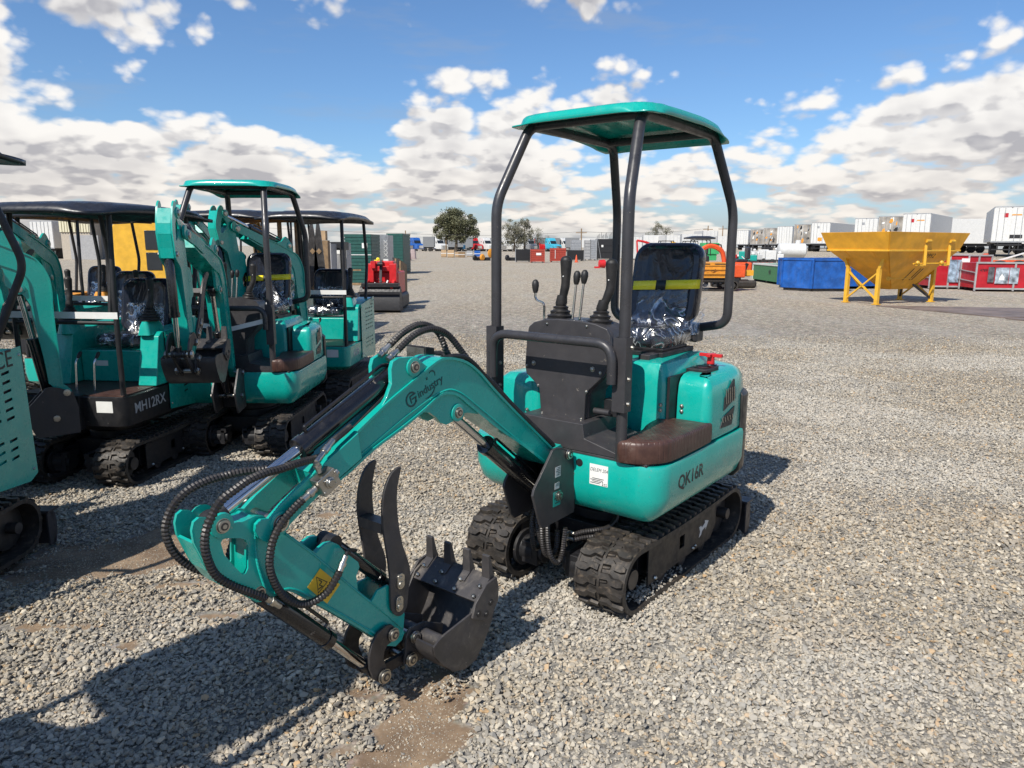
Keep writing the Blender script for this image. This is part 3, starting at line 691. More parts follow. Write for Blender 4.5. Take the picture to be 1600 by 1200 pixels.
    if full:
        for (c, wd, hg, mm, nm) in (((872, 737), .040, .046, SILVERP, 'data_plate'), ((870.5, 759), .034, .028, SILVERP, 'data_plate'), ((870, 779), .054, .066, TEALD, 'load_label')):
            x, z = QY(*c, .109); l = MB().box(x - wd / 2, x + wd / 2, .1081, .1091, z - hg / 2, z + hg / 2).xf(Y).build(nm, mm, post)
            g = MB()
            for i in range(5 if hg > .03 else 3): g.box(x - wd * .42, x + wd * (.1 + .3 * ((i * 7) % 3) / 2), .1091, .1095, z + hg * (.36 - i * .17), z + hg * (.42 - i * .17))
            g.xf(Y).build('small_print', INK, l)
    return stick
def belt_path(xf, xr, zc, r, n=14):
    """closed running line of a belt (x,z,nx,nz); xf/xr = wheel centres"""
    pts = []
    L = xf - xr; k_ = 18
    for i in range(k_): pts.append((xr + L * i / k_, zc + r, 0, 1))
    for i in range(n): a = R(90 - 180 * i / n); pts.append((xf + r * math.cos(a), zc + r * math.sin(a), math.cos(a), math.sin(a)))
    for i in range(k_): pts.append((xf - L * i / k_, zc - r, 0, -1))
    for i in range(n): a = R(270 - 180 * i / n); pts.append((xr + r * math.cos(a), zc + r * math.sin(a), math.cos(a), math.sin(a)))
    return pts
def track(root, y0, y1, xf, xr, r, full, side, arrow=WHITE, FR=BLACKM):
    """one crawler between y0 (inner) and y1 (outer)"""
    zc = r + .004 + .0; th = .016; P = belt_path(xf, xr, zc, r - .014)
    # sag of the upper run
    P = [(x, z - (.012 * math.sin(math.pi * (x - xr) / (xf - xr)) if nz > .9 and xr < x < xf else 0), nx, nz) for x, z, nx, nz in P]
    n = len(P); vs = []; fs = []
    for (x, z, nx, nz) in P: vs += [(x, y0, z), (x, y1, z), (x - nx * th, y1, z - nz * th), (x - nx * th, y0, z - nz * th)]
    for i in range(n):
        j = (i + 1) % n
        for a in range(4): fs.append((4 * i + a, 4 * j + a, 4 * j + (a + 1) % 4, 4 * i + (a + 1) % 4))
    m = MB().add(vs, fs)
    # cumulative length for the lugs
    cum = [0]
    for i in range(n): a, c = P[i], P[(i + 1) % n]; cum.append(cum[-1] + math.hypot(c[0] - a[0], c[1] - a[1]))
    tot = cum[-1]
    def pos(s_):
        s_ %= tot; i = 0
        while cum[i + 1] < s_: i += 1
        t = (s_ - cum[i]) / (cum[i + 1] - cum[i]); a, c = P[i], P[(i + 1) % n]
        nx, nz = a[2] + (c[2] - a[2]) * t, a[3] + (c[3] - a[3]) * t; l = math.hypot(nx, nz)
        return a[0] + (c[0] - a[0]) * t, a[1] + (c[1] - a[1]) * t, nx / l, nz / l
    pitch = .058; N = int(tot / pitch); pitch = tot / N; w = y1 - y0; ym = (y0 + y1) / 2
    def lug(s0, prof, h):
        """prof: list of (y, s_lo, s_hi); lofted across the belt"""
        rings = []
        for (y, lo, hi) in prof:
            r_ = []
            for (ds, hh) in ((lo, -.001), (lo + .004, h), (hi - .004, h), (hi, -.001)):
                x, z, nx, nz = pos(s0 + ds); r_.append((x + nx * hh, y, z + nz * hh))
            rings.append(r_)
        m.loft(rings)
    for k_ in range(N):
        s0 = k_ * pitch; g = .008
        for (a, c, off) in ((ym - g, y0 + .002, 0), (ym + g, y1 - .002, pitch * .5)):
            d = c - a
            lug(s0 + off, [(a, .004, .034), (a + d * .35, .000, .030), (a + d * .52, .014, .046), (a + d * .80, .012, .048), (a + d * 1.0, .020, .042)], .019)
            if full: lug(s0 + off, [(a, .034, .050), (a + d * .3, .030, .044)], .008)
    # centre rib and outer edge beads
    for (ya, yb, hh) in ((ym - .006, ym + .006, .010), (y0 - .003, y0 + .006, .004), (y1 - .006, y1 + .003, .004)):
        vs = []; fs = []
        for (x, z, nx, nz) in P: vs += [(x + nx * hh, ya, z + nz * hh), (x + nx * hh, yb, z + nz * hh), (x - nx * th * 1.1, yb, z - nz * th * 1.1), (x - nx * th * 1.1, ya, z - nz * th * 1.1)]
        for i in range(n):
            j = (i + 1) % n
            for a in range(4): fs.append((4 * i + a, 4 * j + a, 4 * j + (a + 1) % 4, 4 * i + (a + 1) % 4))
        m.add(vs, fs)
    belt = m.build('crawler_track', RUBBER, root, ang=28)
    # guide lugs inside
    g = MB()
    for k_ in range(N):
        x, z, nx, nz = pos(k_ * pitch); g.obox((x - nx * .024, ym, z - nz * .024), (.008, .012, .012), (-nz, 0, nx), (0, 1, 0))
    g.build('drive_lugs', RUBBER, belt)['kind'] = 'stuff'
    # wheels
    sp = MB().lathe((xf, ym - .03, zc), (0, 1, 0), [(0, r * .62), (.012, r * .66), (.05, r * .66), (.062, r * .62)], 18); sp.cyl((xf, y0 + .02, zc), (xf, y1 - .03, zc), .045)
    for i in range(9):
        a = 2 * math.pi * i / 9; sp.obox((xf + math.cos(a) * r * .68, ym, zc + math.sin(a) * r * .68), (.018, .014, .012), (math.cos(a), 0, math.sin(a)), (0, 1, 0))
    sp.build('sprocket', DARKS, belt)
    MB().lathe((xr, ym - .045, zc), (0, 1, 0), [(0, r * .5), (.008, r * .74), (.03, r * .76), (.06, r * .76), (.082, r * .74), (.09, r * .5)], 18).cyl((xr, y0 + .03, zc), (xr, y1 - .02, zc), .03).build('idler_wheel', DARKS, belt)
    for i in range(3):
        x = xr + (xf - xr) * (.27 + .22 * i); MB().lathe((x, y0 + .04, .075), (0, 1, 0), [(0, .03), (.006, .042), (.04, .042), (.045, .03), (w - .125, .03), (w - .12, .042), (w - .086, .042), (w - .08, .03)], 12).build('track_roller', DARKS, belt)
    # side frame
    s = 1 if side > 0 else -1; yo = y1 if s > 0 else y0; yi = yo - s * .035
    x0, x1 = -.185, -.945
    sq = [(-.535 + a, .175 + c) for a, c in ((-.028, -.032), (.028, -.032), (.028, .032), (-.028, .032))]
    pl = MB().prism([(x0, .075), (x0 + .002, .252), (x1 + .03, .256), (x1, .232), (x1 + .002, .145), (x1 + .06, .082)], 'y', min(yi, yi - s * .008), max(yi, yi - s * .008), [sq])
    fr = pl.build('track_frame', FR, root)
    MB().box(x1 + .02, x0 - .01, min(yi - s * .15, yi - s * .06), max(yi - s * .15, yi - s * .06), .10, .245).box(x1 - .05, xr + .02, ym - .03, ym + .03, .12, .2).build('frame_beam', BLACKM, fr, bevel=.004)
    MB().box(x1 + .01, x0 - .004, min(yi, yi - s * .05), max(yi, yi - s * .05), .2545, .262).build('frame_cap', FR, fr)
    for (x_, z_, r_) in ((-.66, .10, .010), (-.69, .104, .008), (-.25, .093, .011)): MB().ball((x_, yi + s * .003, z_), r_).build('frame_bolt', STEEL, fr)
    q = [(-.72, .156), (-.735, .195), (-.752, .180), (-.805, .203), (-.80, .222), (-.852, .200), (-.815, .150), (-.812, .171), (-.770, .160), (-.745, .130)]
    q = [(-.735, .130), (-.748, .158), (-.733, .186), (-.757, .188), (-.768, .175), (-.805, .190), (-.800, .206), (-.848, .190), (-.815, .150), (-.812, .166), (-.772, .158), (-.760, .138)]
    if full: MB().prism(q, 'y', min(yi, yi + s * .0012), max(yi, yi + s * .0012)).build('arrow_marking', arrow, fr)
    return belt
def undercarriage(root, full=True, arrow=WHITE):
    track(root, .195, .435, -.035, -1.075, .158, full, 1, arrow); track(root, -.435, -.195, -.035, -1.075, .158, full, -1, arrow)
    u = MB().box(-.85, -.25, -.20, .20, .17, .27).box(-.78, -.32, -.26, .26, .13, .20)
    u.lathe((-.50, 0, .27), (0, 0, 1), [(0, .21), (.05, .21), (.055, .19), (.10, .19), (.105, .22), (.14, .22)], 24)
    un = u.build('chassis', BLACKM, root, bevel=.006 if full else 0)
    for s in (-1, 1):
        mo = MB().lathe((-.035, s * .20, .162), (0, -s, 0), [(0, .09), (.02, .09), (.021, .062), (.09, .062), (.091, .05), (.14, .05)], 16)
        mo.obox((-.035, s * .125, .162), (.055, .045, .055), (1, 0, 0), (0, 1, 0)); mo.box(-.11, .02, s * .085 - .02, s * .085 + .02, .20, .235)
        mo.build('travel_motor', BLACKM, un, bevel=.004 if full else 0)
        MB().bar((-.09, s * .185, .20), (-.35, s * .185, .24), .03, .05).build('motor_arm', BLACKM, un)
    # blade at the back
    b = MB(); pr = [(-1.285, 0.0), (-1.262, .0), (-1.275, .05), (-1.282, .10), (-1.272, .155), (-1.255, .185), (-1.28, .188), (-1.30, .16), (-1.305, .10), (-1.30, .05)]
    b.prism(pr, 'y', -.46, .46); b.box(-1.33, -1.24, -.462, .462, .180, .192)
    bl = b.build('dozer_blade', GREY, root, bevel=.002 if full else 0)
    for s in (-1, 1): MB().prism([(-1.28, .0), (-1.235, .0), (-1.235, .178), (-1.28, .178)], 'y', s * .452, s * .46).build('blade_cheek', GREY, bl); MB().bar((-1.27, s * .14, .09), (-.80, s * .14, .19), .04, .06).build('blade_arm', BLACKM, bl)
    if full:
        V = lambda *a: Vector(a)
        for pts in ([(.14, .035, .50), (.150, .04, .40), (.150, .045, .31), (.135, .05, .25), (.10, .06, .23), (.075, .07, .26), (.07, .07, .34)],
                    [(.135, .075, .50), (.155, .075, .42), (.155, .08, .31), (.14, .09, .24), (.105, .10, .21), (.07, .10, .25), (.06, .105, .36)],
                    [(.12, -.02, .48), (.14, -.02, .36), (.11, -.03, .25), (.03, -.06, .22), (-.03, -.10, .25)],
                    [(.115, .0, .48), (.13, .0, .38), (.10, .0, .28), (.02, -.03, .24), (-.05, -.08, .26)]):
            MB().hose([V(*p) for p in pts], .0115).build('travel_hose', HOSE, root)
        for (du) in (0, .028):
            MB().hose([V(-.02, .10 + du * .2, .275 + du), V(-.04, .14, .29 + du), V(-.08, .18, .295 + du), V(-.15, .20, .29 + du), V(-.24, .19, .30 + du), V(-.30, .16, .33)], .011).build('travel_hose', HOSE, root)
            MB().tube(smooth_pts([V(-.03, .062, .235), V(-.01, .065, .268 + du * .5), V(-.015, .078, .278 + du), V(-.02, .10, .275 + du)], 4), .010, 8).build('hose_elbow', STEEL, root)

def bolts(name, pts, ax, r, root, m=STEEL, n=8):
    d = {'x': (1, 0, 0), 'y': (0, 1, 0), 'z': (0, 0, 1)}[ax.strip('-')]; s = -1 if ax[0] == '-' else 1; d = Vector(d) * s
    out = []
    for p in pts: out.append(MB().lathe(p, d, [(0, r * 1.15), (r * .3, r * 1.1), (r * .31, r * .8), (r * .8, r * .7), (r * 1.0, r * .35)], n).build(name, m, root))
    return out
def joystick(root, x, y, z, lx, ly, full=True):
    """rubber boot with folds, and the bent grip"""
    pr = []
    for i in range(5): pr += [(i * .019, .066 - i * .0095), (i * .019 + .008, .069 - i * .0095), (i * .019 + .013, .058 - i * .0095)]
    pr += [(.100, .023), (.135, .019)]
    d = Vector((lx * .5, ly * .5, .30)).normalized()
    n = 4 if full else 8
    o = MB()
    pr = [(t * 1.06, r * 1.10) for t, r in pr]
    P = Vector((x, y, z)); a = Vector((1, 0, 0)); c = Vector((0, 1, 0)); vs = []; fs = []; k_ = 12
    for (t, r) in pr:
        for i in range(k_):
            w = 2 * math.pi * i / k_; q = max(abs(math.cos(w)), abs(math.sin(w))); rr = r / (q ** .6)
            vs.append(P + Vector((lx, ly, .28)).normalized() * t * (1 if t > .05 else 1) + (a * math.cos(w) + c * math.sin(w)) * rr)
    for j in range(len(pr) - 1):
        for i in range(k_):
            i2 = (i + 1) % k_; fs.append((j * k_ + i, j * k_ + i2, (j + 1) * k_ + i2, (j + 1) * k_ + i))
    fs.append(tuple(range(k_ - 1, -1, -1))); o.add(vs, fs)
    boot = o.build('boot', PLAST, root, ang=50)
    q0 = P + Vector((lx, ly, .28)).normalized() * .10; q1 = q0 + Vector((lx * .35, ly * .45, .06)); q2 = P + Vector((lx, ly, .20)); q3 = P + Vector((lx * 1.0, ly * 1.05, .30))
    pts = smooth_pts([q0, q1, q2, q3], 6); rs = [.0175 + .0035 * min(1, i / 8) + (.007 * max(0, (i / (len(pts) - 1) - .72)) / .28) for i in range(len(pts))]
    g = MB().tube(pts, rs, 12); g.ball(pts[-1], .0275, 12, (1, 1, .8)); jo = g.build('joystick', PLAST, root)
    e = pts[int(len(pts) * .75)]; MB().ball(e + MXL * .022, .0035).build('grip_screw', PAPER, jo)
    return jo
MXL = Vector((1, 0, 0))
def lever(root, pts, knob=.017):
    pts = [Vector(p) for p in pts]
    o = MB().tube(fillet(pts, .02), .0055, 8).build('control_lever', CHROME, root)
    d = (pts[-1] - pts[-2]).normalized()
    MB().lathe(pts[-1] - d * .025, d, [(0, knob * .55), (.012, knob * .8), (.035, knob * 1.0), (.05, knob * .9), (.06, knob * .5), (.062, knob * .2)], 10).build('lever_knob', PLAST, o)
def seat(root, x, z, film_on=True, tape=True, y=0.0, w=.200, h=.46):
    """pan + back rest; x = front of the back rest"""
    pan = MB().loft([[(px, py + y, z + dz) for (px, py) in round_rect(x - .03, x + .36 - ins, -w + ins, w - ins, .07)] for ins, dz in ((.02, 0), (0, .02), (0, .055), (.012, .078), (.04, .088))])
    p_ = pan.build('seat_pan', SEATM if film_on else SEATL, root)
    def ro(s_): return round_rect(-w * s_, w * s_, .02, h * (1 + (s_ - 1) * .2), .085, 5)
    lean = lambda zz: -.20 * zz
    rings = []
    for dx, s_ in ((-.075, .80), (-.065, .96), (-.03, 1.0), (.0, 1.0), (.022, .95), (.030, .84), (.012, .72), (.004, .60)):
        rings.append([(x + dx + lean(zz), yy + y, z + .06 + zz) for (yy, zz) in ro(s_)])
    back = MB().loft(rings).build('backrest', SEATM if film_on else SEATL, root)
    if tape:
        zz = z + .06 + .235
        for (ya, yb, mm, nm) in ((-w - .008, -.035, YTAPE, 'yellow_tape'), (-.034, .024, INK, 'tape_join'), (.025, w + .008, YTAPE, 'yellow_tape')):
            t = MB(); N = 8
            vs = []; fs = []
            for i in range(N + 1):
                yy = ya + (yb - ya) * i / N; bul = .034 - .05 * max(0, abs(yy) / w - .85) * 3
                for hz in (-.024, .024): vs.append((x + lean(zz + hz - z - .06) + bul, yy + y, zz + hz + yy * .05))
            for i in range(N): fs.append((2 * i, 2 * i + 1, 2 * i + 3, 2 * i + 2))
            t.add(vs, fs).build(nm, mm, back, solid=.0012)
    if film_on:
        f = MB(); rs = []
        for k_ in range(12):
            zz = -.02 + k_ * .024; wob = .010 * math.sin(k_ * 2.1)
            depth = .085 - .055 * min(1, k_ / 5)
            rs.append([(x + lean(zz) + depth + .006 * math.sin(9 * i + k_ * 1.7) - .15 * (abs(i / 10 - 1) ** 6) * .8, y + (w + .016 + wob * .3) * (i / 10 - 1), z + .06 + zz) for i in range(21)])
        vs = [p for r_ in rs for p in r_]; fs = []
        for a in range(11):
            for i in range(20): fs.append((a * 21 + i, a * 21 + i + 1, (a + 1) * 21 + i + 1, (a + 1) * 21 + i))
        f.add(vs, fs).build('clear_wrap', FILM, back)
        f2 = MB().loft([[(px, py + y, z + dz) for (px, py) in round_rect(x - .02, x + .37 - ins, -w - .008 + ins, w + .008 - ins, .07)] for ins, dz in ((.0, .005), (-.004, .06), (.02, .097), (.09, .106))], caps=False)
        f2.build('clear_wrap', FILM, p_)
    return back
def ropsbar(root, pts, r=.024, nm='rops_tube', m=POLE, fr=.065): return MB().tube(fillet(pts, fr, 6), r, 14).build(nm, m, root)

def canopy_pressed(root, m=TEAL, x0=-.985, x1=-.10, hw=.372, z0=2.165):
    """pressed sheet roof with raised panel, rounded corners and a turned-down lip"""
    NX, NY = 40, 34; vs = []; fs = []
    def zf(a, c):                                     # a,c in -1..1
        e = max(abs(a), abs(c)); q = (abs(a) ** 6 + abs(c) ** 6) ** (1 / 6)
        z = .005 * (1 - min(1, q * q)) + .018 * (1 - min(1, max(0, (q - .93) / .07)) ** 1.5) + .010 * (1 if q < .72 else max(0, 1 - (q - .72) / .06))
        for rc in (-.45, 0, .45): z += .006 * math.exp(-((c - rc) / .07) ** 2) * (1 if abs(a) < .6 else 0)
        z -= .024 * min(1, max(0, (q - .965) / .035))
        return z
    for i in range(NX + 1):
        for j in range(NY + 1):
            a = 2 * i / NX - 1; c = 2 * j / NY - 1
            a = math.copysign(abs(a) ** .7, a); c = math.copysign(abs(c) ** .7, c)
            k_ = 1 - .055 * (abs(a) ** 6) * (abs(c) ** 6); x = (x0 + x1) / 2 + (x1 - x0) / 2 * a * k_; y = hw * c * k_
            drop = -.045 * max(0, (-a - .1)) ** 1.6
            vs.append((x, y, z0 + zf(a, c) + drop))
    for i in range(NX):
        for j in range(NY): o = i * (NY + 1) + j; fs.append((o, o + 1, o + NY + 2, o + NY + 1))
    return MB().add(vs, fs).build('canopy_roof', m, root, solid=.006, ang=60)

def excavator_qk(label, loc, head, group, pose=(0, 0, 0, 0), full=True, words=True, arrow=WHITE, mat_=None):
    T_ = mat_ or TEAL
    root = empty('mini_excavator', label, 'excavator', loc, head, group)
    bv = .006 if full else 0
    undercarriage(root, full, arrow)
    # --- body: skirt with chamfered foot
    def plan(o, xr=-.93):
        """plan outline with rounded front corners, inset o"""
        p = []
        for (cx, cy, s0) in ((-.115, .41, 90), (-.115, -.41, 0)):
            for i in range(6):
                a = R(s0 - 18 * i); p.append((cx + (.115 - o) * math.cos(a), cy + (.115 - o) * math.sin(a)))
        return p + [(xr, -.525 + o), (xr, .525 - o)]
    rings = [[(x, y, z) for x, y in plan(o)] for z, o in ((.425, .075), (.47, .026), (.545, .0), (.672, .0), (.690, .006), (.6905, .03))]
    body = MB().loft(rings).build('body_skirt', T_, root, bevel=.004 if full else 0)
    # tail weight
    def tail(o, z, xa=-.925):
        p = [(xa, .515 - o)]
        for i in range(13): a = R(90 + 15 * i); p.append((-.97 + (.27 - o) * math.cos(a), (.515 - o) * math.sin(a)))
        return [(x, y, z) for x, y in p] + [(xa, -.515 + o, z)]
    MB().loft([tail(.03, .43), tail(0, .47), tail(0, .86), tail(.02, .88)]).build('counterweight', DARKS, root, bevel=bv)
    # deck + lower console box
    MB().box(-.56, -.012, -.40, .46, .690, .702).build('deck', GREY, root, bevel=.003 if full else 0)
    lb = MB().prism([(-.20, .703), (.355, .703), (.355, .715), (.150, .765), (.140, .828), (-.20, .828)], 'x', -.34, -.010, ()).build('console_base', GREY, root, bevel=.004 if full else 0)
    MB().prism([(-.135 + .052 * math.cos(R(a)), .72 + .075 * math.sin(R(a))) for a in range(0, 181, 15)], 'x', -.0095, -.0085).build('cable_opening', BLACKM, lb)
    # --- console shield
    sh = [QX(u, v, -.08) for (u, v) in ((845, 651), (842, 607), (836, 598), (822, 583), (820, 570), (823, 526), (826, 510), (834, 503), (850, 499), (870, 498), (905, 501), (930, 506), (948, 514), (953, 524), (955, 556), (954, 570), (944, 588), (920, 610), (915, 618), (912, 659))]
    con = MB().prism(sh, 'x', -.10, -.08).build('console', GREY, root, bevel=.006 if full else 0)
    sh2 = [(y * .97 + .005, z - .004) for (y, z) in sh]
    MB().prism(sh2, 'x', -.27, -.101).build('console_body', GREY, con, bevel=.02 if full else 0)
    if full:
        bolts('console_bolt', [(-.08, *QX(u, v, -.08)) for (u, v) in ((834, 567), (926, 577))], 'x', .011, con)
        bolts('console_screw', [(-.08, *QX(u, v, -.08)) for (u, v) in ((823.5, 571), (938, 583), (841, 602), (916, 612), (847, 645), (908, 655), (855, 506), (917, 510))], 'x', .007, con)
        MB().cyl((-.14, .12, .865), (-.14, .20, .865), .014).build('pedal_stub', GREY, root)
        MB().box(-.22, -.17, .15, .235, .84, .92).build('pedal', BLACKM, root, bevel=.004)
    joystick(root, -.17, -.105, 1.235, .0, .035, full); joystick(root, -.17, .105, 1.225, -.01, .058, full)
    lever(root, [(-.13, -.160, 1.22), (-.13, -.160, 1.34), (-.12, -.205, 1.352), (-.12, -.205, 1.41)]); lever(root, [(-.13, -.008, 1.22), (-.14, .010, 1.455)]); lever(root, [(-.13, .030, 1.22), (-.14, .050, 1.46)])
    # --- floor mat + cushion
    MB().prism(round_rect(-.56, -.04, .158, .46, .03), 'z', .7025, .716).build('floor_mat', LEATHER, root, bevel=.003 if full else 0)
    cu_ = [(.022, .335), (.020, .400), (-.01, .455), (-.075, .505), (-.17, .522), (-.50, .522), (-.515, .50), (-.50, .30), (-.42, .285), (-.30, .30), (-.20, .33), (-.10, .335)]
    cu2 = [tuple(p)[:2] for p in smooth_pts([(*a, 0) for a in cu_], 3, closed=True)]; cc = (-.23, .41)
    ins = lambda k_: [(x + (cc[0] - x) * k_, y + (cc[1] - y) * k_) for x, y in cu2]
    MB().loft([[(x, y, z) for x, y in ins(k_)] for z, k_ in ((.703, .02), (.715, .0), (.778, .0), (.790, .012), (.797, .05), (.799, .3))]).build('leather_cushion', LEATHER, root, ang=60)
    # --- engine housing
    def hp(x0, x1, y0, y1, rings_, r=.05):
        return [[(x, y, z) for (x, y) in round_rect(x0 + o, x1 - o, y0 + o, y1 - o, r)] for z, o in rings_]
    MB().loft(hp(-1.02, -.44, -.36, .325, ((.70, 0), (.96, 0), (1.02, .01), (1.055, .03), (1.062, .07)), .03)).build('engine_cover', T_, root, bevel=.004 if full else 0)
    MB().box(-.95, -.446, .327, .340, .70, 1.0).build('cover_gap', BLACKM, root)
    def hood(o, z, f=0):
        p = [(-.52 - o, .345 + 0 * o)]
        p += [(-.52 - o, .46 - o * .4)]
        for i in range(5): a = R(0 + 22.5 * i); p.append((-.565 + (.045 - o) * math.cos(a), .465 + (.045 - o * .8) * math.sin(a)))
        p += [(-.80, .512 - o), (-.90, .508 - o)]
        for i in range(1, 9): a = R(90 + 11.25 * i); p.append((-.94 + (.26 - o) * math.cos(a), -.0 + (.50 - o) * math.sin(a)))
        p += [(-1.20 + o, .0), (-1.0, .0), (-.9, .345)]
        return [(x, y, z) for x, y in p]
    sidehood = MB().loft([hood(.004, .700), hood(0, .712), hood(.004, .90), hood(.012, .955), hood(.03, .985), hood(.06, 1.0), hood(.10, 1.004)]).build('side_hood', T_, root, bevel=.003 if full else 0)
    # louvres: raised dark plate painted as the openings' shade, bright slats over it
    for poly in ([(1133, 622), (1148, 592), (1149, 622), (1131, 642)], [(1125, 670), (1131, 651), (1148, 634), (1143, 663)]):
        pl = [QY(u, v, .513) for u, v in poly]
        pl = [(max(x, -.905), z) for x, z in pl]
        rc = MB().prism(pl, 'y', .5055, .5135).build('louvre_shade_plate', INK, sidehood)
        xs = [p[0] for p in pl]; zs = [p[1] for p in pl]
        for i in range(5):
            x = min(xs) + (max(xs) - min(xs)) * (i + .7) / 5.6
            MB().bar((x, .5145, min(zs) + .03), (x + .012, .5145, max(zs) - .035), .006, .004, (0, 1, 0)).build('louvre_slat', STEEL, rc)
    # far hood
    MB().loft(hp(-.95, -.20, -.515, -.23, ((.695, 0), (.88, 0), (.94, .012), (.965, .04), (.968, .08)), .05)).build('tank_hood', T_, root, bevel=.003 if full else 0)
    MB().loft(hp(-1.0, -.50, -.50, -.25, ((.96, 0), (1.02, .01), (1.045, .05)), .05)).build('hood_lid', T_, root)
    if full:
        bolts('hinge_bolt', [(-.4395, y, z) for y in (.30,) for z in (.74, .84, .865)], 'x', .009, root); bolts('hinge_bolt', [(-.5195, .37, z) for z in (.73, .83, .855)], 'x', .009, root)
        bolts('hinge_bolt', [(-.19, -.30, .80), (-.0, .10, .60)], 'x', .010, root)
        MB().lathe((.0, .135, .655), (1, 0, 0), [(-.01, .018), (.0012, .018)], 14).build('key_opening', BLACKM, body); MB().lathe((-.36, .5235, .615), (0, 1, 0), [(-.01, .010), (.0014, .010)], 12).build('drain_hole', BLACKM, body)
        # filler cap and cup holder on the side hood
        cp = MB().box(-.785, -.645, .325, .435, .990, 1.018).build('cup_plate', BLACKM, root, bevel=.004)
        MB().lathe((-.715, .38, 1.0182), (0, 0, 1), [(0, .042), (.004, .042), (.0042, .034)], 18, caps=False).build('cup_rim', BLACK, cp); MB().lathe((-.715, .38, 1.0186), (0, 0, 1), [(0, .034), (.0006, .034)], 18).build('cup_hollow', INK, cp)
        MB().lathe((-.86, .36, 1.0), (0, 0, 1), [(0, .042), (.010, .042), (.011, .034), (.016, .032)], 18).build('filler_flange', BLACK, root)
        MB().lathe((-.86, .36, 1.016), (0, 0, 1), [(0, .020), (.035, .018), (.036, .016)], 12).bar((-.86, .30, 1.060), (-.86, .42, 1.060), .022, .016).bar((-.90, .36, 1.060), (-.82, .36, 1.060), .022, .014).build('battery_switch', REDM, root, bevel=.003)
        # seat base
    MB().box(-.96, -.60, -.20, .22, 1.062, 1.085).box(-.92, -.64, -.18, .20, 1.085, 1.10).build('seat_rail', BLACKM, root, bevel=.004 if full else 0)
    MB().box(-.62, -.50, .14, .20, 1.05, 1.085).build('seat_bracket', GREY, root, bevel=.004 if full else 0)
    seat(root, -.985, 1.100, True, True)
    # --- roll-over frame
    for s in (-1, 1):
        ropsbar(root, [(0, s * .342, .70), (0, s * .342, 1.79), (-.18, s * .285, 2.146), (-.925, s * .285, 2.138), (-1.09, s * .342, 1.78), (-1.09, s * .342, 1.20), (-1.12, s * .17, 1.165)])
        ch = MB().box(-.018, .038, s * .342 - .030, s * .342 - .0265, .92, 1.232).box(-.018, .038, s * .342 + .0265, s * .342 + .030, .92, 1.232).box(.034, .038, s * .342 - .0265, s * .342 + .0265, .92, 1.232)
        c_ = ch.build('post_bracket', GREY, root)
        if full: bolts('bracket_bolt', [(.01, s * .342 + .030, .955), (.01, s * .342 + .030, 1.06), (-.01, s * .342 + .030, 1.19)], 'y', .009, c_)
    ropsbar(root, [(-.20, -.285, 2.142), (-.20, .285, 2.142)], .020); ropsbar(root, [(-.86, -.285, 2.138), (-.86, .285, 2.138)], .020)
    MB().box(-1.15, -1.06, -.19, .19, 1.09, 1.19).build('frame_foot', GREY, root, bevel=.01 if full else 0)
    hp_ = [Vector((.056, *QX(u, v, .056))) for (u, v) in ((783, 598), (783, 552), (790, 527), (806, 518), (870, 524), (935, 533), (958, 540), (972, 556), (977, 580))]
    hp_ = [Vector((.056, -.318, 1.00)), Vector((.056, -.318, 1.205)), Vector((.056, .318, 1.205)), Vector((.056, .318, 1.04))]
    ropsbar(root, hp_, .0205, 'grab_rail', POLE, .085)
    canopy_pressed(root, T_)
    if not words: MB().bar((.06, -.40, 1.10), (.06, .05, 1.045), .004, .035).bar((.06, .05, 1.045), (.03, .36, 1.12), .004, .035).build('white_strap', PAPER, root)
    arm(root, *pose[:3], yaw=pose[3], M1=T_, full=full, words=words)
    if words:
        a = Vector((QY(1068, 752, .522)[0], .522, QY(1068, 752, .522)[1]))
        text('model_lettering', 'QK16R', .085, (-.315, .5258, .590), (-1, 0, 0.02), (0, 0, 1), INK, root, .0008, .0011, sx=1.0)
        l = MB().box(.0005, .0015, .190, .283, .570, .663).build('delivery_label', PAPER, root)
        text('label_writing', 'DELEM 204', .022, (.0016, .237, .638), (0, 1, 0), (0, 0, 1), INK, l, .0002, sx=.85, shear=.2)
        g = MB()
        for i in range(4): g.box(.0015, .0019, .195 + .01 * (i % 2), .245 + .006 * i, .577 + i * .007, .580 + i * .007)
        g.build('small_print', INK, l)
        g = MB()
        for i in range(7): g.box(.0015, .0019, .255 + (i % 3) * .009, .260 + (i % 3) * .009, .572 + (i // 3) * .007, .576 + (i // 3) * .007)
        g.build('label_stamp', INK, l)
    return root
def canopy_plastic(root, x0=-1.42, x1=.22, hw=.50, z0=1.90, m=NAVY):
    """moulded black roof: domed middle, drooping corners, thick lip"""
    NX, NY = 24, 20; vs = []; fs = []
    for i in range(NX + 1):
        for j in range(NY + 1):
            a = 2 * i / NX - 1; c = 2 * j / NY - 1; a = math.copysign(abs(a) ** .8, a); c = math.copysign(abs(c) ** .8, c)
            q = (abs(a) ** 5 + abs(c) ** 5) ** .2; z = z0 + .055 - .010 * c * c - .018 * a * a - .050 * min(1, max(0, (q - .90) / .10)) ** 1.2
            z += .010 * (1 if q < .62 else 0)
            vs.append(((x0 + x1) / 2 + (x1 - x0) / 2 * a * (1 - .04 * abs(c) ** 8), hw * c * (1 - .07 * abs(a) ** 8), z))
    for i in range(NX):
        for j in range(NY): o = i * (NY + 1) + j; fs.append((o, o + 1, o + NY + 2, o + NY + 1))
    return MB().add(vs, fs).build('canopy_roof', m, root, solid=.026, ang=50)

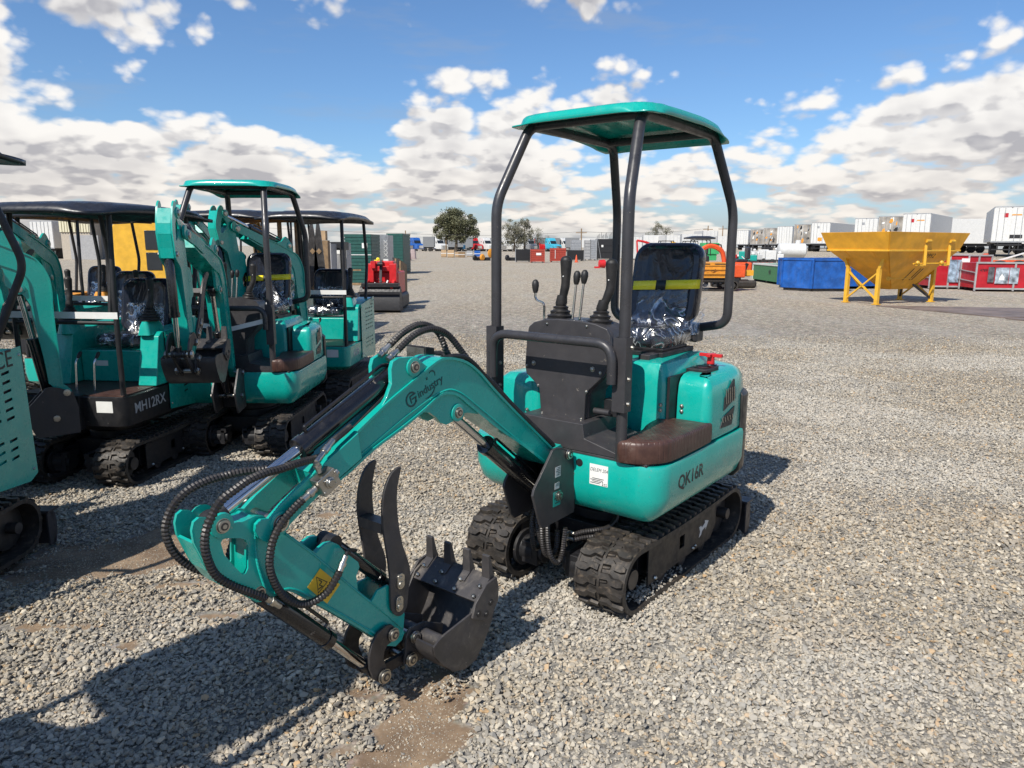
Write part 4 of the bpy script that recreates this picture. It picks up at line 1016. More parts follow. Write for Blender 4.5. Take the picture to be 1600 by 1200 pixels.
def excavator_box(label, loc, head, group, name_text, skirt=TEAL, box_=TEAL, armc=TEAL, pose=(40, 30, 0, 0), full=False, strap=True, wide=.49, ztop=1.90, arrow=YEL, deckm=LEATHER, thumb=True, bulge=0.0):
    root = empty('mini_excavator', label, 'excavator', loc, head, group)
    undercarriage(root, full, arrow)
    w = wide
    rr = [(-.0 - .02 + 0, 0)]
    def plan(o): return round_rect(-1.06 + o, .02 - o, -w + o, w - o, .07, 4)
    MB().loft([[(x, y, z) for x, y in plan(o)] for z, o in ((.40, .06), (.44, .01), (.52, 0), (.645, 0), (.65, .01))]).build('body_skirt', skirt, root)
    MB().box(-.62, -.0, -w + .03, w - .03, .6505, .658).build('floor_mat', deckm, root)
    # vented boxes left and right of the seat
    for s in (-1, 1):
        pts = [(-.33, .659), (-.42, 1.02), (-.46, 1.06), (-1.10, 1.10), (-1.14, .50), (-1.08, .44), (-.62, .47), (-.60, .655)]
        pts = [(-.36, .659), (-.44, 1.02), (-.48, 1.05), (-1.12, 1.09), (-1.14, .52), (-1.075, .46), (-1.07, .655)]
        y0, y1 = s * .27, s * (w + .006)
        bx = MB().prism(pts, 'y', y0, y1 - s * .012).build('side_box', box_, root, bevel=.008)
        holes = []
        for r_ in range(6):
            for c_ in range(4): x = -.70 - c_ * .092; z = .985 - r_ * .045; holes.append([(x, z - .01), (x, z + .004), (x - .055, z + .010), (x - .055, z - .004)])
        for r_ in range(3):
            for c_ in range(4): x = -.70 - c_ * .092; z = .64 - r_ * .045; holes.append([(x, z), (x, z + .014), (x - .055, z + .020), (x - .055, z + .006)])
        big = [(-.50, .46), (-.50, 1.045), (-1.13, 1.10), (-1.15, .44), (-1.09, .41)]
        MB().prism(big, 'y', min(y1 - s * .0, y1 + s * .003), max(y1, y1 + s * .003), holes).build('vented_panel', box_, bx)
        MB().prism([(p[0] * .99 - .008, p[1] * .99 + .008) for p in big], 'y', min(y1 - s * .011, y1 - s * .009), max(y1 - s * .011, y1 - s * .009)).build('slot_shade_sheet', BLACKM, bx)  # black sheet stands in for the shaded interior behind the slots
        if s > 0: text('conformity_mark', 'CE', .12, (-.60, y1 + .0035, 1.055 - .035) if False else (-1.0, y1 + .0035, 1.045), (-1, 0, .04), (0, 0, 1), INK, bx, .0006, sx=.9)
        for (x, z) in ((-.52, .50), (-.52, 1.02), (-1.11, 1.06), (-1.12, .47)): MB().ball((x, y1 + s * .004, z), .008).build('panel_screw', STEEL, bx)
        # pod with joystick
        MB().loft([[(x, y, z) for x, y in round_rect(-.62 + o, -.40 - o * .5, min(s * .27, s * (w - .05)) + o, max(s * .27, s * (w - .05)) - o, .02)] for z, o in ((1.03, 0), (1.10, .015), (1.13, .03))]).build('lever_pod', box_, bx)
        joystick(root, -.50, s * (w + .22) / 2, 1.13, -.02, 0.0 if s < 0 else .01, full)
    MB().box(-1.0, -.50, -.265, .265, .659, .90).build('seat_box', box_, root, bevel=.01)
    MB().box(-.505, -.499, -.15, -.05, .78, .82).build('box_label', PAPER, root)
    seat(root, -.93, .92, True, False, w=.215, h=.44)
    MB().loft([[(x, y, z) for x, y in ((-.08 - .02, -.42), (-.0 - .0, -.40), (.0, -.12), (-.10, -.12))] for z in (.659, .665)]).build('foot_plate', GREY, root)
    # front levers
    for y in (-.07, .07): lever(root, [(-.16, y, .66), (-.18, y, .86), (-.22, y, .90)], .014)
    # posts
    for s in (-1, 1):
        ropsbar(root, [(-.03, s * (w - .045), .655), (-.03, s * (w - .045), 1.35), (-.08, s * (w - .06), ztop + .02)], .018, 'roof_post', BLACKM); ropsbar(root, [(-1.02, s * (w - .06), 1.08), (-1.10, s * (w - .05 + bulge), 1.5), (-1.02, s * (w - .06), ztop + .02)], .018, 'roof_post', BLACKM)
        ropsbar(root, [(-.08, s * (w - .06), ztop + .01), (-1.02, s * (w - .06), ztop + .01)], .016, 'roof_rail', BLACKM)
    ropsbar(root, [(-.03, -w + .045, 1.16), (-.03, w - .045, 1.16)], .014, 'grab_rail', BLACKM)
    if strap:
        MB().box(-.012, -.008, -w + .02, w - .02, 1.19, 1.235).build('white_strap', PAPER, root)
    canopy_plastic(root, z0=ztop, hw=wide + .01)
    if name_text: text('model_lettering', name_text, .105, (-.26, w + .0012, .555), (-1, 0, .02), (0, 0, 1), SILVERP, root, .0008, .0008, sx=.95)
    l = MB().box(.021, .022, .20, .32, .54, .62).build('delivery_label', PAPER, root)
    arm(root, *pose[:3], yaw=pose[3], M1=armc, full=full, words=False, thumb=thumb)
    return root

# ================================================================== GROUND
def vnoise(x, y, s, seed=0):
    xi = np.floor(x * s).astype(np.int64); yi = np.floor(y * s).astype(np.int64); xf = x * s - xi; yf = y * s - yi
    xf = xf * xf * (3 - 2 * xf); yf = yf * yf * (3 - 2 * yf)
    def h(a, c): v = (a * 374761393 + c * 668265263 + seed * 974711) & 0xffffffff; v = ((v ^ (v >> 13)) * 1274126177) & 0xffffffff; return ((v ^ (v >> 16)) & 0xffff) / 65535.0
    return (h(xi, yi) * (1 - xf) + h(xi + 1, yi) * xf) * (1 - yf) + (h(xi, yi + 1) * (1 - xf) + h(xi + 1, yi + 1) * xf) * yf
def gh(x, y):
    """height of the gravel"""
    near = np.clip(1 - (np.hypot(x, y) - 9) / 8, 0, 1); rut = 0
    for (x0, y0, an, w_) in ((2.6, 0, 62, .16), (3.9, 0, 62, .16), (6.5, 0, 75, .2), (7.9, 0, 75, .2), (-.2, 0, 20, .14)):
        q_ = (x - x0) * math.sin(R(an)) - (y - y0) * math.cos(R(an)) + .12 * np.sin(y * .7 + x0); rut = rut - .016 * np.exp(-(q_ / w_) ** 2) + .008 * np.exp(-((np.abs(q_) - w_ * 1.8) / (w_ * .6)) ** 2)
    z = (vnoise(x, y, .9, 1) - .5) * .035 + (vnoise(x, y, 2.3, 2) - .5) * .022 + (vnoise(x, y, 6.1, 3) - .5) * .010
    lx = (x - .195) * MX.x + (y - 3.203) * MX.y; ly = (x - .195) * MY.x + (y - 3.203) * MY.y
    flat = np.exp(-(np.clip(np.abs(lx + .5) - .8, 0, 9) ** 2 + np.clip(np.abs(ly) - .55, 0, 9) ** 2) / .12)
    z = (z + rut) * near * (1 - .85 * flat) - .008
    # mound ridge of raked gravel at the left, and the lower row of parked machines
    z += .03 * np.exp(-((x + 1.75) / .5) ** 2 - ((y - 4.0) / .3) ** 2) + .02 * np.exp(-((x + 2.0) / .6) ** 2 - ((y - 2.9) / .25) ** 2)
    z = z - .09 * np.clip((-1.25 - x) / .5, 0, 1) * np.clip((y - 4.0) / 1.0, 0, 1) * np.clip((13 - y) / 3, 0, 1)
    return z
def dirt(x, y):
    """0..1 where brown earth shows between the stones"""
    d = np.zeros_like(x)
    for (u, v, rx, ry, a, am) in ((195, 862, .62, .20, .2, 1.15), (262, 842, .22, .18, 0, 1.1), (110, 890, .36, .13, .1, .9), (330, 960, .25, .05, .2, .6), (660, 1125, .16, .34, -.2, 1.05), (560, 1085, .16, .06, 0, .7), (600, 1190, .2, .12, 0, .7), (45, 985, .35, .05, .1, .6), (520, 800, .22, .07, .2, .55), (470, 815, .1, .05, 0, .4), (850, 1050, .10, .05, 0, .35), (300, 905, .25, .05, .3, .6), (760, 700, .3, .05, 0, .15), (200, 1010, .25, .04, .2, .5), (1180, 1090, .12, .05, 0, .3), (1010, 790, .2, .05, 0, .2)):
        p = G(u, v); c, s = math.cos(a), math.sin(a); dx, dy = x - p.x, y - p.y
        q = ((dx * c + dy * s) / rx) ** 2 + ((-dx * s + dy * c) / ry) ** 2
        d = np.maximum(d, am * np.exp(-q * .9))
    n = vnoise(x, y, 7, 8) * .5 + vnoise(x, y, 19, 9) * .5
    return np.clip((d - .35 + (n - .5) * .9) / .3, 0, 1)

STONEC = [(0.0, (0.32, 0.287, 0.234)), (0.14, (0.421, 0.37, 0.288)), (0.28, (0.249, 0.229, 0.196)), (0.42, (0.367, 0.323, 0.256)), (0.55, (0.491, 0.432, 0.335)), (0.66, (0.328, 0.287, 0.224)), (0.76, (0.445, 0.37, 0.265)), (0.84, (0.211, 0.194, 0.167)), (0.9, (0.585, 0.523, 0.416)), (0.935, (0.39, 0.305, 0.202)), (0.975, (0.46, 0.305, 0.158))]
def ramp(k, fac, stops, interp='CONSTANT'):
    r = k.n('ShaderNodeValToRGB'); r.color_ramp.interpolation = interp; e = r.color_ramp.elements
    e[0].position = stops[0][0]; e[0].color = (*stops[0][1], 1); e[1].position = stops[1][0]; e[1].color = (*stops[1][1], 1)
    for p, c in stops[2:]: q = e.new(p); q.color = (*c, 1)
    k.put(r.inputs[0], fac); return r.outputs[0]
def ground_mat():
    m, k, p = new_mat('gravel_ground')
    geo = k.n('ShaderNodeNewGeometry').outputs['Position']
    sp = k.n('ShaderNodeSeparateXYZ'); k.put(sp.inputs[0], geo)
    dist = k.m('SQRT', k.m('ADD', k.m('POWER', sp.outputs[0], 2.0), k.m('POWER', sp.outputs[1], 2.0)))
    v = k.n('ShaderNodeTexVoronoi', feature='F1'); k.put(v.inputs['Vector'], geo); v.inputs['Scale'].default_value = 46; v.inputs['Randomness'].default_value = 1
    sc = k.n('ShaderNodeSeparateColor'); k.put(sc.inputs[0], v.outputs['Color'])
    col = ramp(k, sc.outputs[0], STONEC)
    col = k.mix(.22, col, k.mix(1.0, (.5, .5, .5), v.outputs['Color'], 'MULTIPLY'))
    v2 = k.n('ShaderNodeTexVoronoi', feature='F1'); k.put(v2.inputs['Vector'], geo); v2.inputs['Scale'].default_value = 17
    sc2 = k.n('ShaderNodeSeparateColor'); k.put(sc2.inputs[0], v2.outputs['Color'])
    col = k.mix(k.rng(dist, 9, 16, 0, .35), col, ramp(k, sc2.outputs[1], STONEC))
    gap_shade = k.rng(v.outputs['Distance'], .30, .62)
    col = k.mix(k.m('MULTIPLY', gap_shade, k.rng(dist, 8, 30, .8, .25)), col, (.13, .12, .105))  # cell edges darkened in colour for the shade between stones
    for sc_, am_ in ((30, .5), (11, .45), (4.5, .3)):
        nn = k.noise(geo, sc_, 3, .6); f_ = k.rng(nn, .30, .70, 1 - am_, 1 + am_, False)
        mm = k.n('ShaderNodeVectorMath', operation='SCALE'); k.put(mm.inputs[0], col); k.put(mm.inputs['Scale'], f_); col = mm.outputs[0]
    col = k.mix(k.rng(dist, 9, 22, 0, 1), col, k.mix(1.0, col, (1.14, 1.10, 1.03), 'MULTIPLY'))
    big = k.noise(geo, .35, 5, .6); col = k.mix(k.rng(big, .40, .66, 0, .40), col, k.mix(1.0, col, (.95, .91, .84), 'MULTIPLY'))
    streak = k.noise(k.xyz(k.m('MULTIPLY', sp.outputs[0], .5), k.m('MULTIPLY', sp.outputs[1], .12), 0.0), 1.0, 4, .6)
    col = k.mix(k.rng(streak, .45, .65, 0, .25), col, (.40, .38, .34))
    at_ = k.n('ShaderNodeAttribute'); at_.attribute_name = 'earth'
    en = k.noise(geo, 5, 8, .65); ecol = k.mix(k.rng(en, .35, .7), (.15, .100, .062), (.29, .205, .13))
    ecol = k.mix(k.rng(k.noise(geo, 90, 3, .6), .55, .75, 0, .6), ecol, (.36, .31, .25))
    col = k.mix(k.rng(at_.outputs['Fac'], .15, .7), col, ecol)
    # fine gravel below the near loose stones, colour darkened as crevice shade
    nearc = k.mix(k.rng(k.noise(geo, 60, 5, .7), .4, .65), (.14, .13, .115), (.28, .26, .225))
    nf = k.m('MULTIPLY', k.rng(dist, 9, 12.5, 1, 0), k.rng(at_.outputs['Fac'], .15, .6, 1, 0))
    col = k.mix(nf, col, nearc)
    k.put(p.inputs['Base Color'], col); p.inputs['Roughness'].default_value = .9
    bp = k.n('ShaderNodeBump'); bp.inputs['Distance'].default_value = .012; k.put(bp.inputs['Strength'], k.m('MULTIPLY', k.rng(dist, 9, 13, .35, .9), k.rng(at_.outputs['Fac'], .1, .5, 1, .3)))
    k.put(bp.inputs['Height'], k.m('ADD', k.m('MULTIPLY', v.outputs['Distance'], -1.4), k.m('MULTIPLY', k.noise(geo, 70, 4, .7), .7)))
    k.t.links.new(bp.outputs[0], p.inputs['Normal'])
    return m
xs = np.concatenate([-np.geomspace(700, 8.2, 40), np.arange(-8, 8.001, .055), np.geomspace(8.2, 700, 40)])
ys = np.concatenate([-np.geomspace(120, 1.2, 24), np.arange(-1, 13.001, .055), np.geomspace(13.2, 1200, 56)])
GX, GY = np.meshgrid(xs, ys, indexing='xy'); GZ = gh(GX, GY); GD = dirt(GX, GY) * (np.hypot(GX, GY) < 14)
GZ = GZ - .012 * GD
nx_, ny_ = len(xs), len(ys)
vv = np.stack([GX.ravel(), GY.ravel(), GZ.ravel()], 1)
ii = (np.arange(ny_ - 1)[:, None] * nx_ + np.arange(nx_ - 1)[None, :]).ravel()
ff = np.stack([ii, ii + 1, ii + nx_ + 1, ii + nx_], 1)
me = bpy.data.meshes.new('ground'); me.vertices.add(len(vv)); me.vertices.foreach_set('co', vv.ravel()); me.loops.add(ff.size); me.loops.foreach_set('vertex_index', ff.ravel().astype(np.int32))
me.polygons.add(len(ff)); me.polygons.foreach_set('loop_start', np.arange(0, ff.size, 4, dtype=np.int32)); me.polygons.foreach_set('loop_total', np.full(len(ff), 4, np.int32)); me.update(); me.validate()
a_ = me.attributes.new('earth', 'FLOAT', 'POINT'); a_.data.foreach_set('value', GD.ravel().astype(np.float32))
for p_ in me.polygons: p_.use_smooth = True
me.materials.append(ground_mat()); ground = bpy.data.objects.new('ground', me); COL.objects.link(ground); ground['kind'] = 'structure'

# loose stones, real geometry near the camera
def stone_mat():
    m, k, p = new_mat('crushed_stone')
    oi = k.n('ShaderNodeObjectInfo'); col = ramp(k, oi.outputs['Random'], STONEC)
    tc = k.n('ShaderNodeTexCoord').outputs['Object']; n = k.noise(tc, 1.6, 5, .65)
    col = k.mix(k.rng(n, .3, .7, 0, .45), col, k.mix(1.0, col, (.62, .60, .57), 'MULTIPLY'))
    gp_ = k.n('ShaderNodeNewGeometry').outputs['Position']
    col = k.mix(k.rng(k.noise(gp_, 1.1, 5, .65), .48, .70, 0, .38), col, k.mix(1.0, col, (.88, .76, .62), 'MULTIPLY'))
    col = k.mix(k.rng(k.noise(gp_, .45, 4, .6), .42, .62, 0, .45), col, (.50, .475, .42))
    k.put(p.inputs['Base Color'], col); p.inputs['Roughness'].default_value = .82
    return m
SM = stone_mat(); rocks = bpy.data.collections.new('stone_shapes')
for i in range(18):
    bm = bmesh.new(); sx, sy, sz = 1.0, nrs.uniform(.6, 1.0), nrs.uniform(.35, .7)
    for j in range(13):
        v_ = nrs.normal(size=3); v_ /= np.linalg.norm(v_); v_ *= nrs.uniform(.82, 1.0); bm.verts.new((v_[0] * sx * .5, v_[1] * sy * .5, v_[2] * sz * .5))
    bmesh.ops.convex_hull(bm, input=bm.verts); bmesh.ops.delete(bm, geom=[v for v in bm.verts if not v.link_faces], context='VERTS')
    rm = bpy.data.meshes.new('stone'); bm.to_mesh(rm); bm.free(); rm.materials.append(SM); rocks.objects.link(bpy.data.objects.new('stone', rm))
P_ = []
for (d0, d1, dens, smin, smax) in ((1.4, 4.2, 10500, .009, .044), (4.2, 8.0, 6300, .012, .042), (8.0, 13.5, 3000, .017, .042)):
    n_ = int(dens * 1.56 * d1 * (d1 - d0)); Y_ = nrs.uniform(d0, d1, n_); X_ = nrs.uniform(-.80 * d1, .80 * d1, n_)
    k_ = np.abs(X_) < .78 * Y_ + .25; X_, Y_ = X_[k_], Y_[k_]
    if d1 > 10: k_ = nrs.uniform(0, 1, len(X_)) < np.clip((13.6 - Y_) / 3.0, 0, 1); X_, Y_ = X_[k_], Y_[k_]
    rz_ = None; D_ = dirt(X_, Y_); cl = vnoise(X_, Y_, 3.1, 21); k_ = nrs.uniform(0, 1, len(X_)) > D_ * .80; X_, Y_, D_, cl = X_[k_], Y_[k_], D_[k_], cl[k_]
    gl = len(X_); S_ = smin + (smax - smin) * nrs.beta(1.3, 2.9, len(X_)); S_ *= (1 - .55 * D_) * (.82 + .36 * cl)
    Z_ = gh(X_, Y_) - .012 * D_ + nrs.uniform(-.10, .45, len(X_)) * S_ * (1 - .6 * D_)
    P_.append(np.stack([X_, Y_, Z_, S_], 1))
n_ = 260000; Y_ = nrs.uniform(1.6, 6.0, n_); X_ = nrs.uniform(-4.4, 2.2, n_); D_ = dirt(X_, Y_); k_ = (nrs.uniform(0, 1, n_) < D_ * .9) & (np.abs(X_) < .78 * Y_ + .25); X_, Y_, D_ = X_[k_], Y_[k_], D_[k_]
S_ = .003 + .009 * nrs.beta(1.2, 3.5, len(X_)); P_.append(np.stack([X_, Y_, gh(X_, Y_) - .012 * D_ + .1 * S_, S_], 1))   # grit on the bare earth
def pile(n_, xa, xb, ya, yb, za, zb, s0, s1):                # stones heaped against and inside the belts
    lx_ = nrs.uniform(xa, xb, n_); ly_ = nrs.uniform(ya, yb, n_); wx_ = MO.x + MX.x * lx_ + MY.x * ly_; wy_ = MO.y + MX.y * lx_ + MY.y * ly_
    P_.append(np.stack([wx_, wy_, np.maximum(gh(wx_, wy_), 0) + nrs.uniform(za, zb, n_), nrs.uniform(s0, s1, n_)], 1))
pile(900, -1.10, .06, .425, .475, -.004, .012, .012, .026); pile(500, -1.10, .06, .435, .455, .002, .024, .010, .022); pile(260, -.16, .10, .20, .44, -.002, .016, .012, .026); pile(260, -.55, -.05, .33, .425, .026, .044, .010, .024); pile(120, -.30, -.06, .34, .42, .040, .060, .012, .024)
pile(200, -.15, .10, -.45, -.20, -.002, .014, .012, .024); pile(220, .55, .95, .10, .19, .0, .012, .010, .024)
P_ = np.concatenate(P_); N_ = len(P_)
me = bpy.data.meshes.new('gravel'); me.vertices.add(N_); me.vertices.foreach_set('co', P_[:, :3].ravel())
a_ = me.attributes.new('size', 'FLOAT', 'POINT'); a_.data.foreach_set('value', P_[:, 3].astype(np.float32))
a_ = me.attributes.new('turn', 'FLOAT_VECTOR', 'POINT'); rv = np.stack([nrs.uniform(-.7, .7, N_), nrs.uniform(-.7, .7, N_), nrs.uniform(0, 6.28, N_)], 1); a_.data.foreach_set('vector', rv.ravel().astype(np.float32))
a_ = me.attributes.new('shape', 'INT', 'POINT'); a_.data.foreach_set('value', nrs.randint(0, 18, N_).astype(np.int32))
me.update(); gravel = bpy.data.objects.new('gravel', me); COL.objects.link(gravel); gravel['kind'] = 'stuff'
gt = bpy.data.node_groups.new('scatter_stones', 'GeometryNodeTree')
gt.interface.new_socket('Geometry', in_out='INPUT', socket_type='NodeSocketGeometry'); gt.interface.new_socket('Geometry', in_out='OUTPUT', socket_type='NodeSocketGeometry')
gi = gt.nodes.new('NodeGroupInput'); go = gt.nodes.new('NodeGroupOutput'); ip = gt.nodes.new('GeometryNodeInstanceOnPoints'); ci = gt.nodes.new('GeometryNodeCollectionInfo')
ci.inputs['Collection'].default_value = rocks; ci.inputs['Separate Children'].default_value = True; ci.inputs['Reset Children'].default_value = True
ip.inputs['Pick Instance'].default_value = True
def na(name, t):
    a = gt.nodes.new('GeometryNodeInputNamedAttribute'); a.data_type = t; a.inputs['Name'].default_value = name
    return [o for o in a.outputs if o.enabled and o.name == 'Attribute'][0]
gt.links.new(gi.outputs[0], ip.inputs['Points']); gt.links.new(ci.outputs[0], ip.inputs['Instance']); gt.links.new(na('shape', 'INT'), ip.inputs['Instance Index'])
gt.links.new(na('turn', 'FLOAT_VECTOR'), ip.inputs['Rotation']); gt.links.new(na('size', 'FLOAT'), ip.inputs['Scale']); gt.links.new(ip.outputs[0], go.inputs[0])
md = gravel.modifiers.new('scatter', 'NODES'); md.node_group = gt

# ================================================================== THE EXCAVATORS
G_EX = 'mini excavators parked on the gravel'
excavator_qk('nearest teal mini excavator with its boom, thumb and bucket lowered before it', MO, HEAD, G_EX)
excavator_qk('teal mini excavator under a teal roof, boom raised and bucket hanging toward the camera', (-2.24, 5.72, -.09), R(270), G_EX, pose=(42, 38, 10, 7), full=False, words=False)
excavator_box('teal excavator with a black skirt and long black roof, boom swung left', (-3.08, 4.98, -.09), R(264), G_EX, 'MH12RX', skirt=BLACKM, pose=(50, 62, 0, -46), full=False, ztop=1.92, wide=.42)
excavator_box('teal excavator with a vented side panel and black roof in front of the red loader', (-2.13, 7.55, -.09), R(268), G_EX, 'H15R', pose=(47, 36, 10, -24), full=False, ztop=1.98, wide=.44)
excavator_box('teal excavator cut off by the left edge, its vented side panel nearest the camera', (-2.97, 2.48, 0), R(269), G_EX, '', pose=(40, 30, 0, -20), full=False, strap=False, ztop=2.04, bulge=.15)
excavator_qk('teal excavator standing outside the frame beside the camera', (-2.50, .42, 0), R(229), G_EX, pose=(46, 10, 0, 10), full=False, words=False)
excavator_box('teal excavator mostly beyond the left edge, between the vented panel and the black skirted one', (-4.25, 3.55, -.04), R(255), G_EX, '', pose=(44, 20, 0, 8), full=False, strap=False, ztop=1.98, arrow=WHITE)
excavator_box('teal excavator with a black roof squeezed in behind the black skirted one', (-4.05, 6.6, -.09), R(262), G_EX, '', pose=(50, 36, 0, 12), full=False, strap=True, ztop=1.95)
excavator_box('teal excavator deep in the row between the teal roof and the second black roof', (-3.05, 7.9, -.09), R(266), G_EX, '', pose=(52, 34, 0, 4), full=False, strap=False, ztop=2.0)
excavator_box('amber excavator with a black roof just behind the teal ones at the left', (-5.35, 8.4, -.09), R(262), 'amber excavators in the second row', '', skirt=BLACKM, box_=ORANGE, armc=OCHRE, pose=(42, 20, 0, 24), strap=False, ztop=2.0)
excavator_box('amber excavator under a glossy black roof behind the raised teal boom', (-3.85, 10.2, -.09), R(268), 'amber excavators in the second row', '', skirt=BLACKM, box_=ORANGE, armc=OCHRE, pose=(50, 30, 0, -10), strap=False, ztop=2.1)
excavator_box('amber excavator farther back with only its black roof and dipper showing', (-4.2, 12.6, 0), R(268), 'amber excavators in the second row', '', skirt=BLACKM, box_=ORANGE, armc=OCHRE, pose=(52, 26, 0, 12), strap=False, ztop=2.05)
# ================================================================== THE YARD BEHIND
def gp(u, d):
    r = ray(u, 384); return Vector((r.x / r.y * d, d, 0))
def M4(x, y, rz, z=0): return (x, y, z), rz
def simple(name, label, cat, mb_, m, loc, rz=0, group=None, bevel=0):
    o = mb_.build(name, m, None, bevel=bevel); o.location = loc; o.rotation_euler = (0, 0, rz); tag(o, label, cat, group); return o

# --- hopper
def hopper():
    root = empty('feed_hopper', 'large yellow steel hopper on crossed legs numbered 3992', 'hopper', (11.2, 21.8, 0), R(28))
    a, c, zt, zb = 1.8, 1.1, 2.02, 1.52
    def ring(p, q, z, sh=0): return [(-p + sh, -q, z), (p + sh, -q, z), (p + sh, q, z), (-p + sh, q, z)]
    def shell(r0, r1, th=.02):
        m = MB()
        for i in range(4):
            j = (i + 1) % 4; A, B_, C_, D_ = (Vector(r0[i]), Vector(r0[j]), Vector(r1[j]), Vector(r1[i])); n = (B_ - A).cross(D_ - A).normalized() * th
            m.add([A, B_, C_, D_, A + n, B_ + n, C_ + n, D_ + n], [(0, 1, 2, 3), (7, 6, 5, 4), (0, 4, 5, 1), (1, 5, 6, 2), (2, 6, 7, 3), (3, 7, 4, 0)])
        return m
    up = shell(ring(a - .22, c - .14, zb), ring(a, c, zt)).build('flared_rim', HOPY, root)
    fn = shell(ring(.42, .16, .40, .25), ring(a - .23, c - .15, zb - .003)).build('funnel', HOPY, root)
    m = MB()
    for s in (-1, 1): m.bar((-a + .18, s * (c - .12), zb), (a - .18, s * (c - .12), zb), .05, .05); m.bar((s * (a - .19), -c + .12, zb), (s * (a - .19), c - .12, zb), .05, .05)
    m.build('rim_rail', YEL, root)
    for x in (-1.25, 1.25):
        for y in (-.5, .5):
            l = MB().bar((x, y, 0), (x, y, 1.0), .10, .10, (0, 1, 0)).box(x - .09, x + .09, y - .09, y + .09, 0, .02).bar((x, y, 1.0), (x * 1.02, y * 1.3, 1.35), .08, .08, (0, 1, 0)).build('leg', YEL, root)
        for (p, q) in (((x, -.5, .12), (x, .5, .92)), ((x, .5, .12), (x, -.5, .92))): MB().bar(p, q, .05, .04).build('cross_brace', YEL, root)
        for y in (-.5, .5): pass
    MB().bar((-1.25, .5, .95), (-.6, .5, .40), .06, .05).build('cross_brace', YEL, root)
    MB().bar((1.25, .5, .1), (.6, .0, .62), .06, .05).bar((1.25, -.5, .1), (.55, -.2, .62), .06, .05).build('cross_brace', DARKS, root)
    fy = lambda z: -(.16 + (c - .15 - .16) * (z - .40) / (zb - .4)) - .025
    for x in (-.05, 1.05):
        r = MB().bar((x, -c + .10, zb + .30), (x - .03, -c + .06, zb - .42), .07, .07).cyl((x - .08, -c + .03, zb + .26), (x + .12, -c + .03, zb + .26), .045).bar((x - .02, -c + .08, zb - .42), (x - .32, -c + .1, zb - .40), .05, .05).ball((x - .30, -c + .08, zb - .34), .06)
        r.build('lid_ram', YEL, root)
    MB().cyl((-.4, -.93, zb - .37), (1.1, -.93, zb - .37), .022).build('gate_shaft', YEL, root)
    MB().cyl((-.7, fy(.72), .72), (.35, fy(.72), .72), .018).lathe((-.70, fy(.72) - .0, .72), (1, 0, 0), [(0, .07), (.02, .07)], 12).build('hand_wheel', YEL, root)
    for x in (.0, .3, .42): MB().bar((x, fy(.66) - .01, .66), (x + .14, fy(1.0) - .01, 1.0), .02, .015).build('wear_bar', DARKS, root)
    for x in (-1.1, -.4): pass
    for y in (-.45, .45): MB().bar((-a + .26, y, zb - .03), (-.55, y * .5, .75), .06, .05, (0, 1, 0)).build('stiffener', HOPY, root)
    sl = math.atan2((c - .15 - .16), (zb - .4))
    upv = (0, -math.sin(sl), math.cos(sl)); 
    text('stencil_number', '3992', .22, (.42, fy(1.36) - .005, 1.36), (1, 0, 0), upv, INK, root, .001)
    sx = math.atan2((a - .23 - .42 + .25), (zb - .4))
    xl = lambda z: -(.42 - .25 + (a - .23 - .42 + .25) * (z - .40) / (zb - .4)) - .03
    text('stencil_number', '3992', .20, (xl(1.38), -.38, 1.38), (0, -1, 0), (-math.sin(sx), 0, math.cos(sx)), INK, root, .001)
    return root
hopper()

# --- skips and boxes by the hopper
def steel_box(name, label, cat, p0, p1, wdt, h, m, ribs=6, group=None, z0=.10, taper=0.0, frame=None, feet=True):
    """box whose front face runs from p0 to p1 on the ground, wdt deep behind it"""
    p0, p1 = Vector((*p0, 0)), Vector((*p1, 0)); d = (p1 - p0); L = d.length; rz = math.atan2(d.y, d.x)
    root = empty(name, label, cat, p0, rz, group)
    m1 = MB().loft([[(taper, taper, z0), (L - taper, taper, z0), (L - taper, wdt - taper, z0), (taper, wdt - taper, z0)], [(0, 0, h), (L, 0, h), (L, wdt, h), (0, wdt, h)]]); m1.build('box_body', m, root)
    r = frame or m
    for z in (h,): MB().box(-.03, L + .03, -.03, .03, z - .04, z + .03).box(-.03, L + .03, wdt - .03, wdt + .03, z - .04, z + .03).box(-.03, .03, .03, wdt - .03, z - .04, z + .03).box(L - .03, L + .03, .03, wdt - .03, z - .04, z + .03).build('top_rail', r, root)
    for i in range(ribs + 1):
        x = taper + (L - 2 * taper) * i / ribs
        MB().box(x - .02, x + .02, taper * .3 - .035, taper * .6 + .01, z0, h - .045).build('rib', r, root)
    for i in range(int(ribs / 2) + 1):
        y = wdt * i / int(ribs / 2) if ribs > 1 else 0; MB().box(-.035, .01, y - .02, y + .02, z0, h - .045).build('rib', r, root)
    if feet:
        for x in (.1, L * .5, L - .1): MB().box(x - .04, x + .04, .05, wdt - .05, 0, z0 - .002).build('skid', DARKS, root)
    return root, L
r, L = steel_box('blue_skip', 'scuffed blue steel skip with two white labels and a chalked number', 'skip', (10.75, 29.8), (10.95, 27.0), 1.45, 1.15, BLUE, 4)
def flat(root, nm, x0, x1, z0, z1, m, y=-.012, ax='x'):
    return MB().box(x0, x1, y - .006, y, z0, z1).build(nm, m, root)
r2, L2 = steel_box('blue_skip', 'blue steel skip end facing the camera with labels, left of the yellow hopper', 'skip', (10.98, 26.95), (12.1, 27.9), 1.2, 1.16, BLUE, 2)
flat(r2, 'paper_notice', .35, .85, .75, 1.02, PAPER); flat(r2, 'paper_notice', .40, .72, .30, .48, PAPER); text('chalk_mark', '303', .20, (.85, -.03, .60), (.9, 0, .45), (-.45, 0, .9), PAPER, r2, .001)
